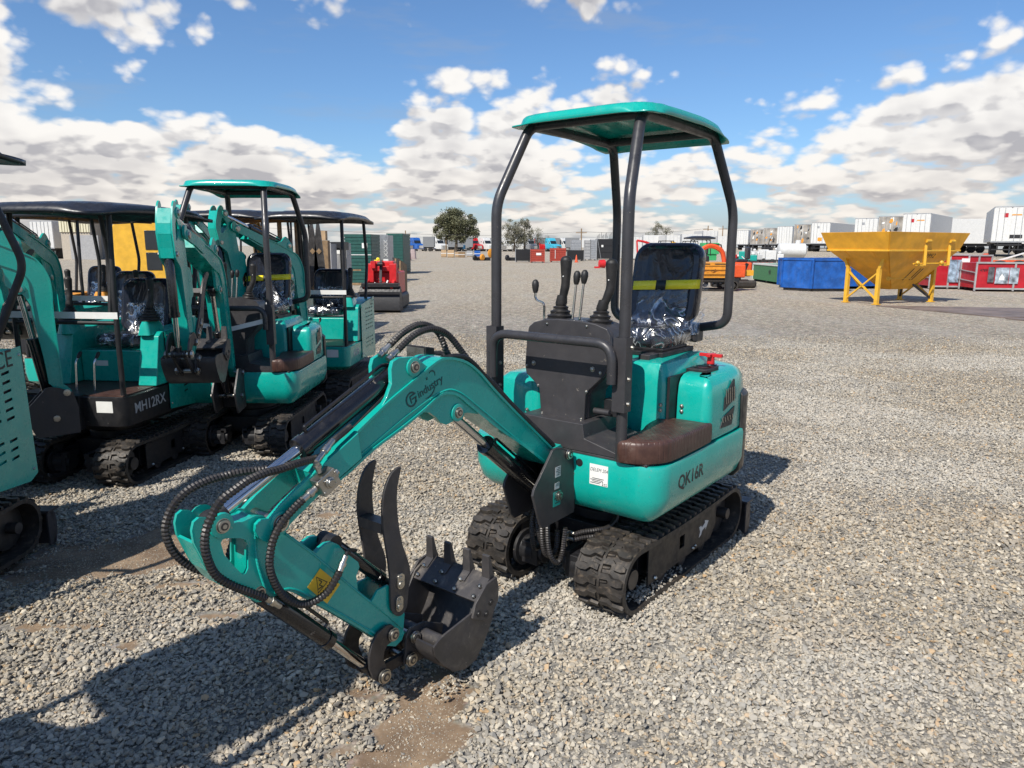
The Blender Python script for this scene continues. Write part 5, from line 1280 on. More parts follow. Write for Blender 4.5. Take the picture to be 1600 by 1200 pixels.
r3, L3 = steel_box('blue_skip', 'blue steel skip partly hidden behind the hopper legs', 'skip', (12.3, 28.4), (15.0, 29.2), 1.6, 1.15, BLUE, 5)
flat(r3, 'paper_notice', 1.55, 1.95, .45, .65, PAPER)
r, L = steel_box('green_trough', 'long low green steel box beside the blue skip', 'box', (11.55, 35.4), (11.4, 31.4), 1.1, .82, GREENP, 1, frame=WHITE)
text('stencil_mark', '40', .3, (2.6, -.02, .5), (1, 0, 0), (0, 0, 1), INK, r, .001)
REDD = mat('dark_red_paint', (.42, .008, .018), .45, var=.15, dust=.25, scale=2, dustcol=(.4, .2, .18))
def frame_crate(label, u0, u1, v0, v1, d, dep, rz, group):
    h = EYE + (386 - v0) / FPX * d; w = (u1 - u0) / FPX * d; p = gp(u0, d)
    root = empty('red_shed_kit', label, 'crated kit', p, rz, group)
    MB().box(0, w, 0, dep, .12, h).build('red_cover', REDD, root)
    for x in (0, w * .5, w): MB().box(x - .03, x + .03, -.04, -.002, .02, h + .03).build('frame_post', LTGREY, root)
    for z in (.10, h + .01): MB().box(-.03, w + .03, -.045, -.006, z - .03, z + .03).build('frame_rail', LTGREY, root)
    for y in (dep * .5, dep): MB().box(-.04, -.002, y - .03, y + .03, .02, h + .03).build('frame_post', LTGREY, root)
    MB().bar((-.02, 0, h * .66), (-.02, dep, h * .80), .04, .03).bar((-.02, 0, h * .33), (-.02, dep, h * .45), .04, .03).build('side_brace', LTGREY, root)
    return root, w, h
k1, w1, h1 = frame_crate('red crated kit in a grey frame with a torn blue and white poster', 1458, 1512, 397, 449, 29, 3.0, R(-6), 'red crated kits')
for (x0, x1, m_) in ((.66, .95, 'a'), (.96, 1.34, 'b')): flat(k1, 'poster', x0, x1, h1 * .20, h1 * .86, mat('faded_blue_poster', (.30, .40, .50), .5, var=.5, scale=4), -.046)
MB().box(1.1, 1.4, -.055, -.05, h1 * .55, h1 * .9).build('torn_sheet', PAPER, k1)
k2, w2, h2 = frame_crate('red crated kit with a dented brown rail, between the poster crate and the right edge', 1512, 1556, 398, 447, 30, 2.6, R(8), 'red crated kits')
k3, w3, h3 = frame_crate('long red crated kit with printed pictures of a shelter at the right edge', 1530, 1640, 409, 452, 27.5, 2.4, R(-8), 'red crated kits')
POST = mat('dark_photo_poster', (.10, .10, .11), .5, var=.5, scale=5); POSTB = mat('pale_photo_poster', (.36, .42, .47), .5, var=.5, scale=5)
flat(k3, 'poster', .40, .62, h3 * .32, h3 * .86, POST, -.046); flat(k3, 'poster', .66, 1.12, h3 * .28, h3 * .84, POSTB, -.046); flat(k3, 'poster', 1.14, 1.46, h3 * .28, h3 * .84, POSTB, -.046)
MB().prism([(.80, .50), (.88, .66), (.98, .52), (.98, .42), (.80, .42)], 'y', -.056, -.053).build('shelter_picture', PAPER, k3)
text('stencil_number', '4789', .13, (.26, -.01, h3 * .74), (1, 0, 0), (0, 0, 1), INK, k3, .001)
# orange implement and its wheels behind the red crates
def implement():
    p = gp(1520, 36); root = empty('farm_implement', 'orange farm implement on tyres behind the red crates', 'implement', p, R(-4))
    for z, y in ((.95, 0), (.9, 1.2)): MB().bar((0, y, z), (5.2, y, z + .05), .12, .10).build('frame_beam', REDOR, root)
    MB().bar((0, 0, .95), (1.6, 1.2, 1.15), .1, .08).bar((1.2, .1, .95), (2.6, .3, 1.35), .08, .06).bar((2.4, 0, .9), (5, .9, 1.5), .07, .06).build('tie_bar', PAPER, root)
    MB().bar((.2, -.1, .93), (.9, .4, 1.28), .2, .1).bar((3.2, -.1, .93), (4.0, .4, 1.15), .2, .1).build('wing_bracket', REDOR, root)
    for x in (.5, 1.3, 2.2, 3.4, 4.4): MB().lathe((x, -.2, .50), (0, 1, 0), [(0, .34), (.03, .5), (.25, .5), (.28, .34)], 16).build('tyre', TYRE, root)
implement()
# steel plates on the ground
for (pp, lb) in (([(10.1, 20.3), (13.6, 19.6), (15.5, 17.6), (11.4, 16.9)], 'rusty steel road plate lying on gravel, the farther of two'), ([(11.3, 16.7), (15.4, 17.4), (16.6, 14.6), (12.1, 14.2)], 'rusty steel road plate lying nearest the camera at the right')):
    o = MB().prism(pp, 'z', -.005, .020).build('road_plate', MATS); tag(o, lb, 'steel plate', 'steel plates on the ground')

# --- highway trailers on the raised strip
bank = MB().loft([[(22, 60, -.02), (200, 50, -.02), (300, 260, -.02), (34, 260, -.02)], [(27, 66, .945), (200, 56, .945), (300, 260, .945), (40, 260, .945)]]).build('raised_ground', ground.data.materials[0]); bank['kind'] = 'structure'
def trailer(label, p, ax, L, deco=0, group='white trailers in the far row', hgt=4.1):
    """p = rear-left corner on the ground; ax = angle of its long axis"""
    root = empty('box_trailer', label, 'trailer', p, ax - R(90), group)
    w = 2.55; body = WHITE if deco != 2 else mat('weathered_trailer_panel', (.33, .30, .26), .6, var=.35, scale=.8)
    MB().box(0, w, .02, L, 1.15, hgt).build('trailer_body', WHITE, root, bevel=.02)
    for s in (0, 1):
        MB().box(.05 + s * w / 2, w / 2 - .02 + s * w / 2 - .03, -.03, .018, 1.22, hgt - .08).build('rear_door', body, root)
        for x in (.35, .8): MB().cyl((x + s * w / 2, -.05, 1.25), (x + s * w / 2, -.05, hgt - .12), .022, n=6).build('lock_rod', GALV, root)
    MB().box(-.01, w + .01, -.035, .03, hgt - .075, hgt + .01).box(-.01, w + .01, -.035, .03, 1.10, 1.215).build('door_frame', GALV, root)
    MB().box(.3, w - .3, .1, L - .5, .85, 1.145).build('chassis', BLACKM, root)
    for y in (1.3, 2.5):
        for x in (.05, w - .55): MB().lathe((x, y, .5), (1, 0, 0), [(0, .3), (.04, .5), (.46, .5), (.5, .3)], 14).build('wheel', TYRE, root)
    for x in (.4, w - .5): MB().box(x, x + .12, L - 2.6, L - 2.45, .05, .84).build('landing_leg', GALV, root)
    MB().box(.1, w - .1, -.02, .05, .45, .55).box(.5, .58, -.0, .05, .55, 1.1).box(w - .58, w - .5, 0, .05, .55, 1.1).build('under_ride_bar', BLACKM, root)
    if deco == 1:
        MB().box(.75, 1.05, -.045, -.036, 3.2, 3.55).build('logo_patch', REDD, root); MB().box(1.3, 2.0, -.045, -.036, 3.35, 3.45).build('orange_strip', ORANGE, root); MB().box(1.3, 2.2, -.045, -.036, 1.45, 1.75).build('dark_sticker', BLACKM, root)
    if deco == 3:
        MB().box(.95, 1.55, -.045, -.036, 1.5, 2.0).build('orange_placard', ORANGE, root); MB().box(.8, 1.1, -.045, -.036, 3.3, 3.6).build('logo_patch', GALV, root)
    if deco == 2:
        rr = random.Random(int(p.x * 10)); 
        for i in range(14):
            x, z, sx, sz = rr.uniform(.1, 2.1), rr.uniform(1.3, 3.6), rr.uniform(.1, .5), rr.uniform(.15, .7)
            MB().prism([(x, z), (x + sx * .6, z - .06), (x + sx, z + sz * .3), (x + sx * .8, z + sz), (x + sx * .3, z + sz * .8)], 'y', -.040 - i * .001, -.036 - i * .001).build('painted_mark', (BLACKM, GALV, PAPER, ORANGE, BLACKM)[i % 5], root)
    return root
TR = [(1547, 325.5, 1, 'nearest white trailer at the right edge with an orange strip on its door'), (1407, 336, 1, 'white trailer with a red emblem on its door above the hopper'),
      (1369, 340, 2, 'trailer with black and white graffiti on its door above the hopper'), (1333, 343, 3, 'white trailer with an orange placard just above the hopper rim'),
      (1266, 349.5, 3, 'white trailer with an orange placard and its grey side showing, right of the tank'), (1239, 352, 2, 'graffiti covered trailer behind the white tank'),
      (1213, 355, 0, 'plain white trailer between two graffiti covered trailers'), (1192, 357.5, 2, 'beige graffiti trailer left of the plain white one'), (1172, 359.5, 2, 'small beige graffiti trailer with orange paint'),
      (1150, 361, 0, 'farthest plain white trailer beside the roll frame tube')]
for (u, v, deco, lb) in TR:
    d = 1.38 * 2.5 * FPX / (384.8 + (u - 800) * ROLL * .7 - v); trailer(lb, gp(u, d) + Vector((0, 0, .95)), R(51) if u < 1500 else R(60), 13.0, deco)
trailer('long white trailer seen side on behind the hopper', gp(1650, 88) + Vector((0, 2.6, .95)), R(180) - R(3), 13, 0)
trailer('white trailer seen side on, farther left behind the hopper', gp(1550, 96) + Vector((0, 0, .95)), R(180) - R(2), 9, 0)
# white containers behind the red and black machines
for (u0, u1, v0, d, lb) in ((980, 1003, 371, 92, 'white site container behind the lever knobs'), (1004, 1036, 368, 118, 'white container with grey band left of the seat'), (1040, 1062, 368, 112, 'white container behind the small roll frames'), (1064, 1096, 366, 120, 'white container behind the black canopy'), (1097, 1120, 361, 125, 'tall white container behind the green box'), (1120, 1148, 369, 110, 'white container just left of the far tube of the roll frame')):
    h = EYE + (385 - v0) / FPX * d; w = (u1 - u0) / FPX * d; p = gp(u0, d)
    root = empty('site_container', lb, 'container', p, 0, 'white containers at the far edge')
    MB().box(0, w, 0, 6, .1, h).build('container_shell', WHITE, root)
    for i in range(5): MB().box(w * i / 4 - .05, w * i / 4 + .05, -.05, 0, .1, h).build('corner_rib', GALV if i in (0, 4) else WHITE, root)

# --- white tank
p = gp(1210, 62); root = empty('storage_tank', 'white cylindrical tank lying on a saddle behind the blue skip', 'tank', p, 0)
MB().lathe((0.3, 0, 1.32), (1, -.12, 0), [(0, .1), (.02, .45), (.10, .58), (2.15, .58), (2.24, .45), (2.26, .1)], 20).build('tank_shell', WHITE, root)
MB().box(.2, 2.5, -.45, .25, .45, .72).build('tank_saddle', WHITE, root); MB().lathe((1.9, -.2, 1.85), (0, 0, 1), [(0, .22), (.25, .22), (.3, .15)], 10).build('manhole', WHITE, root)
for x in (.4, 2.2): MB().box(x, x + .15, -.4, .2, 0, .45).build('leg', GALV, root)
p = gp(1255, 58); simple('yellow_beam', 'low yellow steel beam lying right of the white tank', 'beam', MB().box(0, 2.6, 0, .5, .2, .42).box(1.6, 2.3, -.1, .4, .43, .6).box(.1, .3, .1, .4, 0, .2).box(2.2, 2.4, .1, .4, 0, .2), HOPY, p)

# --- pumps, engines and small implements in front of the trailers
def engine_unit(label, u, d, m, s=1.0, seed=1, group='small machines before the trailers'):
    rr = random.Random(seed); root = empty('towable_machine', label, 'machine', gp(u, d), rr.uniform(-.4, .4), group)
    MB().box(0, 1.4 * s, 0, .8, .45, .55).bar((0, .4, .5), (-.8 * s, .4, .4), .08, .08).build('chassis_frame', DARKS, root)
    MB().box(.1, .8 * s, .1, .7, .56, 1.15 * s).build('engine_housing', m, root, bevel=.05); MB().box(.85 * s, 1.3 * s, .15, .65, .56, .9 * s).build('pump_body', rr.choice((m, WHITE, BLACKM)), root, bevel=.04)
    MB().cyl((.5 * s, .4, 1.15 * s), (.55 * s, .4, 1.55 * s), .05).build('exhaust_pipe', DARKS, root); MB().ball((1.05 * s, .4, .98 * s), .16).build('air_filter', WHITE, root)
    for y in (-.1, .82): MB().lathe((.6, y, .32), (0, 1, 0), [(0, .2), (.03, .32), (.12, .32), (.15, .2)], 12).build('wheel', TYRE, root)
for a in (('teal engine set on a frame before the trailers', 1153, 56, TEALD, 1.1, 1), ('white pump set with a black exhaust, right of the teal engine', 1172, 60, WHITE, 1.1, 2), ('white machine with an orange part below the beige trailer', 1184, 64, WHITE, 1.2, 3),
          ('white and black machine just left of the tank', 1196, 60, WHITE, 1.15, 4), ('small red machine beside the far roll frame tube', 1143, 66, REDM, .8, 5), ('white sprayer behind the pump sets', 1164, 74, WHITE, 1.3, 6), ('black engine behind the white machines', 1190, 72, BLACKM, 1.4, 7)): engine_unit(*a)
p = gp(1157, 51); root = empty('disc_harrow', 'rusty brown harrow frame lying on the gravel before the engines', 'implement', p, R(8))
for i in range(8): MB().lathe((.25 + i * .32, 0, .28), (1, .3, 0), [(0, .05), (.01, .27), (.03, .27), (.04, .05)], 12).build('disc', DARKS, root)
MB().bar((0, 0, .45), (2.8, 0, .45), .1, .08).bar((0, .6, .5), (2.8, .6, .5), .1, .08).bar((.3, 0, .5), (.3, .6, .5), .08, .08).bar((2.4, 0, .5), (2.4, .6, .5), .08, .08).build('harrow_frame', DKRED, root)
MB().bar((.1, -.1, .95), (.7, -.3, .35), .08, .06).build('drawbar', WHITE, root)

# --- orange tracked carrier with red-orange digging arm (behind the seat)
def carrier():
    p = gp(1091, 26.9); root = empty('tracked_dumper', 'orange tracked dumper with a slatted skip behind the seat', 'dumper', p, R(0))
    MB().loft([[(-.1, 0, .48), (1.15, 0, .48), (1.15, 1.5, .48), (-.1, 1.5, .48)], [(-.16, -.06, 1.03), (1.22, -.06, 1.03), (1.22, 1.56, 1.03), (-.16, 1.56, 1.03)]]).build('skip_body', ORANGE, root)
    for z in (.62, .78, .92): MB().box(-.12, 1.2, -.075, -.04, z, z + .03).build('skip_rib', ORANGE, root)
    for x in (.05, .62): MB().box(x, x + .40, -.082, -.076, .965, .995).build('slot_mark', DARKS, root)
    for x in (.08, .5): MB().bar((x, -.08, .70), (x + .16, -.08, .80), .03, .01).bar((x + .1, -.08, .70), (x + .30, -.08, .73), .02, .01).build('side_marking', DARKS, root)
    MB().box(.2, 1.6, .1, 1.4, .30, .47).build('chassis', BLACKM, root); MB().box(1.3, 1.85, .2, 1.3, .48, .95).build('engine_cover', REDOR, root, bevel=.05); MB().box(1.9, 2.2, .4, .9, .55, .75).build('step', HOPY, root); MB().bar((1.8, .5, .5), (1.98, .5, 1.0), .1, .1).build('handle', BLACKM, root)
    for y in (0, 1.15):
        P = belt_path(1.35, .0, .2, .19); vs = []; fs = []
        for (x, z, nx, nz) in P: vs += [(x, y, z), (x, y + .3, z), (x - nx * .04, y + .3, z - nz * .04), (x - nx * .04, y, z - nz * .04)]
        for i in range(len(P)):
            j = (i + 1) % len(P)
            for a in range(4): fs.append((4 * i + a, 4 * j + a, 4 * j + (a + 1) % 4, 4 * i + (a + 1) % 4))
        t = MB().add(vs, fs).build('crawler_track', RUBBER, root)
        for x in (0, .35, .7, 1.0, 1.35): MB().cyl((x, y + .03, .2), (x, y + .27, .2), .1 if x in (0, 1.35) else .06, n=10).build('track_roller', DARKS, t)
carrier()
def arm_only(label, u, d, m, sc, pts, rz, cab=True, group='small excavators across the yard'):
    root = empty('compact_excavator', label, 'excavator', gp(u, d), rz, group)
    pp = smooth_pts([(x * sc, 0, z * sc) for x, z in pts], 5); MB().tube(pp, [.10 * sc * (1 - .3 * abs(i / len(pp) - .4)) for i in range(len(pp))], 6).build('boom', m, root)
    MB().bar((pts[-1][0] * sc, 0, pts[-1][1] * sc), (pts[-1][0] * sc + .12, 0, .35), .12, .14, (0, 1, 0)).build('stick', m, root)
    MB().prism([(pts[-1][0] * sc - .05, .4), (pts[-1][0] * sc + .3, .4), (pts[-1][0] * sc + .34, .15), (pts[-1][0] * sc + .1, .02), (pts[-1][0] * sc - .1, .12)], 'y', -.22, .22).build('bucket', IRON, root)
    MB().box(-.3, .9, -.45, .45, .45, 1.0).build('body', m, root, bevel=.08); MB().cyl((.3, 0, .3), (.3, 0, .45), .3).build('slew_ring', BLACKM, root)
    MB().tube([(pts[0][0] * sc, .06, pts[0][1] * sc + .15), (pts[1][0] * sc, .06, pts[1][1] * sc + .22), (pts[2][0] * sc, .06, pts[2][1] * sc + .1)], .03).build('hydraulic_hose', HOSE, root)
    for y in (-.42, .42): MB().loft([[(x, y - .12, z), (x, y + .12, z), ] for x, z in ()] or [[(-.5, y - .12, .0), (-.5, y + .12, .0), (-.5, y + .12, .3), (-.5, y - .12, .3)], [(1.1, y - .12, .0), (1.1, y + .12, .0), (1.1, y + .12, .3), (1.1, y - .12, .3)]]).build('crawler_track', RUBBER, root, bevel=.1)
    MB().box(.35, .8, -.22, .22, 1.0, 1.12).box(.75, .87, -.22, .22, 1.12, 1.6).build('seat', SEATL, root, bevel=.04)
    if cab:
        for y in (-.45, .45): ropsbar(root, [(-.25, y, 1.0), (-.2, y, 2.05), (.9, y, 2.05), (.95, y, 1.0)], .03, 'roll_frame', BLACKM, .15)
        MB().cyl((-.2, -.45, 2.05), (-.2, .45, 2.05), .03).cyl((.9, -.45, 2.05), (.9, .45, 2.05), .03).build('frame_cross_tube', BLACKM, root)
    return root
arm_only('red orange excavator with a curved boom beside the orange dumper', 1137, 29.5, REDOR, 1.0, [(-.1, 1.0), (-.25, 1.45), (-.75, 1.62), (-1.35, 1.25)], R(0), False)
arm_only('bright red excavator with an open roll frame behind the seat', 1034, 62, REDM, 1.1, [(-.1, 1.0), (-.5, 1.35), (-1.2, 1.75), (-1.9, 1.9)], R(0))
arm_only('yellow excavator with an open roll frame right of the red one', 1072, 64, YEL, 1.1, [(-.1, 1.0), (-.4, 1.3), (-.9, 1.7), (-1.2, 1.75)], R(0))
o = arm_only('black roofed excavator beside the green box behind the seat', 1086, 50, BLACKM, 1.0, [(-.1, 1.0), (-.3, 1.1), (-.5, 1.2), (-.7, 1.1)], R(0))
MB().loft([[(x, y, z) for x, y in round_rect(-.7, 1.25, -.6, .6, .2)] for z in (2.1, 2.2)] + [[(x, y, 2.30) for x, y in round_rect(-.2, .9, -.35, .35, .2)]]).build('canopy_roof', NAVY, o)
p = gp(1098, 60); simple('generator_box', 'bright green generator box on a trailer behind the seat', 'generator', MB().box(0, 1.35, 0, 1, 1.0, 1.9).box(.1, 1.2, .1, .9, .5, 1.0), mat('bright_green_paint', (.04, .36, .12), .5), p, bevel=.03)
# --- dumpsters, crates and racks at mid distance
def slat_bin(label, u0, u1, v0, v1, m, cat='bin', group=None, slats=6, rz=0.0, dep=None, name='steel_bin', post=None):
    d = EYE * FPX / (v1 - 384.5); h = EYE - (v0 - 384.5) / FPX * d; w = (u1 - u0) / FPX * d; dep = dep or w * .8
    root = empty(name, label, cat, gp(u0, d), rz, group)
    MB().box(.03, w - .03, .04, dep - .04, .12, h - .04).build('bin_core', m, root)
    for i in range(slats):
        z = .12 + (h - .16) * i / slats; zz = (h - .16) / slats * .82
        MB().box(0, w, 0, .035, z, z + zz).build('side_slat', m, root); MB().box(0, .028, .04, dep, z, z + zz).build('side_slat', m, root)
    for x in (0, w - .06): MB().box(x, x + .06, -.03, -.002, 0, h).build('corner_post', post or m, root)
    for x in (.1, w - .2): MB().box(x, x + .1, 0, dep, 0, .118).build('skid', DARKS, root)
    return root, w, h
r, w, h = slat_bin('brick red steel bin with a white label between black crates', 829, 851, 389, 410, DKRED, group='red and black bins across the yard'); flat(r, 'paper_label', w * .4, w * .75, h * .55, h * .72, PAPER, -.035)
r, w, h = slat_bin('wider brick red steel bin behind the left joystick', 860, 884, 387, 409, DKRED, group='red and black bins across the yard'); flat(r, 'white_mark', w * .3, w * .33, h * .25, h * .85, PAPER, -.035)
slat_bin('black plastic crate left of the red bins', 805, 829, 389, 409, BLACKM, group='red and black bins across the yard', post=GALV, slats=9)
slat_bin('black ribbed crate right of the red bins', 887, 912, 390, 407, BLACKM, group='red and black bins across the yard', slats=9)
slat_bin('grey steel crate under a white sheet right of the cyan truck', 892, 908, 375, 403, GALV, group='grey racks at mid distance'); 
slat_bin('grey stacked gate panels left of the black container', 913, 923, 375, 406, LTGREY, group='grey racks at mid distance'); slat_bin('pale grey steel rack touching the black container', 922, 932, 374, 406, GALV, group='grey racks at mid distance', slats=9)
r, w, h = slat_bin('black storage box in a steel rack topped with upright rods', 932, 957, 373, 405, BLACKM, cat='storage box', slats=3, post=GALV, name='racked_box')
for i in range(12): MB().cyl((w * (i + .5) / 12, .3 + .3 * (i % 3), h), (w * (i + .5) / 12 + .03, .3 + .3 * (i % 3), h + .35 + .5 * ((i * 5) % 4) / 4), .02, n=5).build('upright_rod', BLACKM, r)
flat(r, 'paper_label', w * .3, w * .42, h * .6, h * .7, PAPER, -.035); MB().bar((w * .05, -.05, h), (w * .3, -.05, 0), .05, .04).build('rack_brace', GALV, r)
d = 55; p = gp(936, d); simple('red_engine_part', 'small round red machine part lying on the gravel by the black box', 'machine part', MB().lathe((0, 0, .32), (1, .2, 0), [(0, .1), (.05, .28), (.45, .32), (.55, .2)], 12).box(-.3, .1, -.1, .2, 0, .12), REDM, p)
def cone(label, u, v):
    d = EYE * FPX / (v - 384.5); root = empty('traffic_cone', label, 'cone', gp(u, d), 0); MB().lathe((0, 0, .03), (0, 0, 1), [(0, .16), (.7, .03), (.72, .02)], 10).build('cone_body', REDOR, root); MB().box(-.2, .2, -.2, .2, 0, .03).build('cone_base', REDOR, root)
cone('orange traffic cone before the black ribbed crate', 901, 409)
CARTONS = [(689, 697, 391, 402, CARD, 'pale cardboard carton, leftmost before the trucks'), (699, 709, 391, 402.5, CARD, 'brown cardboard carton second from the left before the trucks'), (711, 717, 394, 402, CARD, 'small cardboard carton between two larger ones'), (716, 726, 394, 402.5, WOOD, 'wooden crate at the right end of the cartons'), (729, 738, 392, 401, LTGREY, 'grey utility crate right of the cartons'), (741, 750, 392, 402, BLUE, 'blue plastic crate before the red truck'), (838, 846, 395, 401, GALV, 'grey crate between the two red bins')]
for (a, c, v0, v1, m_, lb) in CARTONS:
    d = EYE * FPX / (v1 - 384.5); w = (c - a) / FPX * d; h = EYE - (v0 - 384.5) / FPX * d
    root = empty('goods_crate', lb, 'crate', gp(a, d), 0, 'crates before the row of trucks'); MB().box(0, w, 0, w, .12, h).build('crate_box', m_, root); MB().box(0, w, -.02, w, 0, .1).build('pallet', WOOD, root); MB().box(-.01, w + .01, -.012, 0, h * .5, h * .58).build('packing_band', PAPER, root)
def discs(label, u, v, m_, r_, n_, kind):
    d = EYE * FPX / (v - 384.5); root = empty('machine_attachment', label, 'attachment', gp(u, d), .3)
    MB().lathe((0, 0, r_), (.5, -1, 0), [(0, .05), (.03, r_), (.10, r_), (.2, r_ * .7)], 14).build('dished_blade', m_, root); MB().box(.3, 1.0, .1, .9, 0, .35).build('mount_frame', BLACKM, root)
discs('round orange attachment before the white trucks', 767, 403, ORANGE, .62, 1, 0); discs('low orange blade on the gravel left of the round one', 753, 407, ORANGE, .36, 1, 0); discs('black coupler lying left of the orange blades', 741, 407, BLACKM, .3, 1, 0); discs('black coupler pair near the roll frame tube', 792, 407, BLACKM, .32, 1, 0)

# --- the row of highway trucks
def truck(label, u0, u1, d, m_, face=1, sleeper=True, group='highway trucks in the far row'):
    """tractor unit seen from the side; face=1 nose to the right"""
    root = empty('highway_truck', label, 'truck', gp((u0 + u1) / 2, d), R(-58), group)
    pr = [(-2.2, .9), (-2.2, 3.7), (-1.9, 3.95), (-.3, 3.85), (.2, 3.1), (.75, 2.2), (2.6, 1.95), (3.1, 1.75), (3.2, .65), (2.6, .55), (-2.2, .7)]
    MB().prism(pr, 'y', -1.2, 1.2).build('cab', m_, root, bevel=.08)
    MB().prism([(-.15, 2.25), (-.1, 3.0), (.12, 3.0), (.58, 2.25)], 'y', -1.215, 1.215).build('side_window', GLASSD, root); MB().prism([(-1.6, 2.6), (-1.6, 2.95), (-1.2, 2.95), (-1.2, 2.6)], 'y', -1.21, 1.21).build('sleeper_window', GLASSD, root)
    MB().prism([(.22, 3.06), (.76, 2.24), (.80, 2.26), (.26, 3.10)], 'y', -1.0, 1.0).build('windscreen', GLASSD, root); MB().box(3.19, 3.24, -.7, .7, .8, 1.6).build('grille', CHROME, root); MB().box(3.1, 3.3, -1.2, 1.2, .4, .65).build('bumper', CHROME, root)
    MB().box(-5.0, -2.2, -.45, .45, .75, 1.0).build('frame_rail', BLACKM, root); MB().box(-1.8, .0, -1.22, -.9, .45, .85).build('side_tank', CHROME, root)
    for x in (-4.4, -3.2, 2.2):
        for y in (-1.2, .75): MB().lathe((x, y, .52), (0, 1, 0), [(0, .3), (.04, .52), (.4, .52), (.44, .3)], 12).build('wheel', TYRE, root)
    MB().cyl((-2.35, 1.0, 1.0), (-2.35, 1.0, 4.1), .08, n=8).build('exhaust_stack', CHROME, root)
TK = [(641, 661, BLUE, 'royal blue truck, leftmost in the far row'), (679, 695, WHITE, 'white truck just left of the dark trucks'), (697, 713, NAVY, 'dark navy truck behind the cartons'), (714, 731, mat('steel_blue_paint', (.02, .09, .17), .4), 'steel blue truck left of the red one'),
      (732, 751, REDM, 'red truck under the big tree'), (752, 770, WHITE, 'white truck right of the red one'), (771, 786, WHITE, 'white truck crossed by the roll frame tube'), (787, 803, WHITE, 'white truck right of the roll frame tube'), (804, 820, WHITE, 'white truck behind the black plastic crate'),
      (821, 836, GALV, 'grey truck left of the second red truck'), (838, 854, REDM, 'red truck behind the first brick red bin'), (855, 871, CYAN, 'cyan blue truck right of the second red truck'), (873, 893, WHITE, 'white truck at the right end of the row')]
for (a, c, m_, lb) in TK: truck(lb, a, c, 218 + (a % 7), m_)
GREYP = mat('grey_trailer_panel', (.20, .21, .22), .6)
for (a, c, dd, lb) in ((661, 678, 205, 'grey box trailer right of the blue truck'), (700, 738, 215, 'long grey box trailer behind the dark trucks'), (836, 874, 222, 'grey box trailer behind the cyan truck'), (884, 905, 215, 'grey trailer at the right end of the trucks')):
    p = gp(a, dd); w = (c - a) / FPX * dd; root = empty('box_trailer', lb, 'trailer', p, 0, 'grey trailers behind the trucks')
    MB().box(0, w, 0, 2.6, 1.2, 4.0).build('trailer_body', GREYP, root)
    for x in (w - 1.2, w - 2.4): MB().cyl((x, -.05, .5), (x, .4, .5), .5, n=12).build('wheel', TYRE, root)
    MB().box(.2, w - .2, .5, 2.1, .9, 1.19).build('chassis', BLACKM, root)
for (a, c, dd, m_, lb) in ((750, 800, 235, GREYP, 'grey trailer behind the white trucks'), (905, 950, 232, WHITE, 'white trailer behind the grey racks'), (952, 985, 228, GREYP, 'grey trailer behind the black storage box'), (600, 640, 240, WHITE, 'white trailer left of the blue truck'), (786, 834, 240, WHITE, 'white trailer behind the black plastic crate')):
    p = gp(a, dd); w = (c - a) / FPX * dd; root = empty('box_trailer', lb, 'trailer', p, 0, 'trailers along the horizon')
    MB().box(0, w, 0, 2.6, 1.2, 4.0).build('trailer_body', m_, root)
    for x in (w - 1.2, w - 2.4): MB().cyl((x, -.05, .5), (x, .4, .5), .5, n=12).build('wheel', TYRE, root)
p = gp(628, 190); truck('dark blue truck half hidden by the green panels', 626, 640, 190, BLUE)

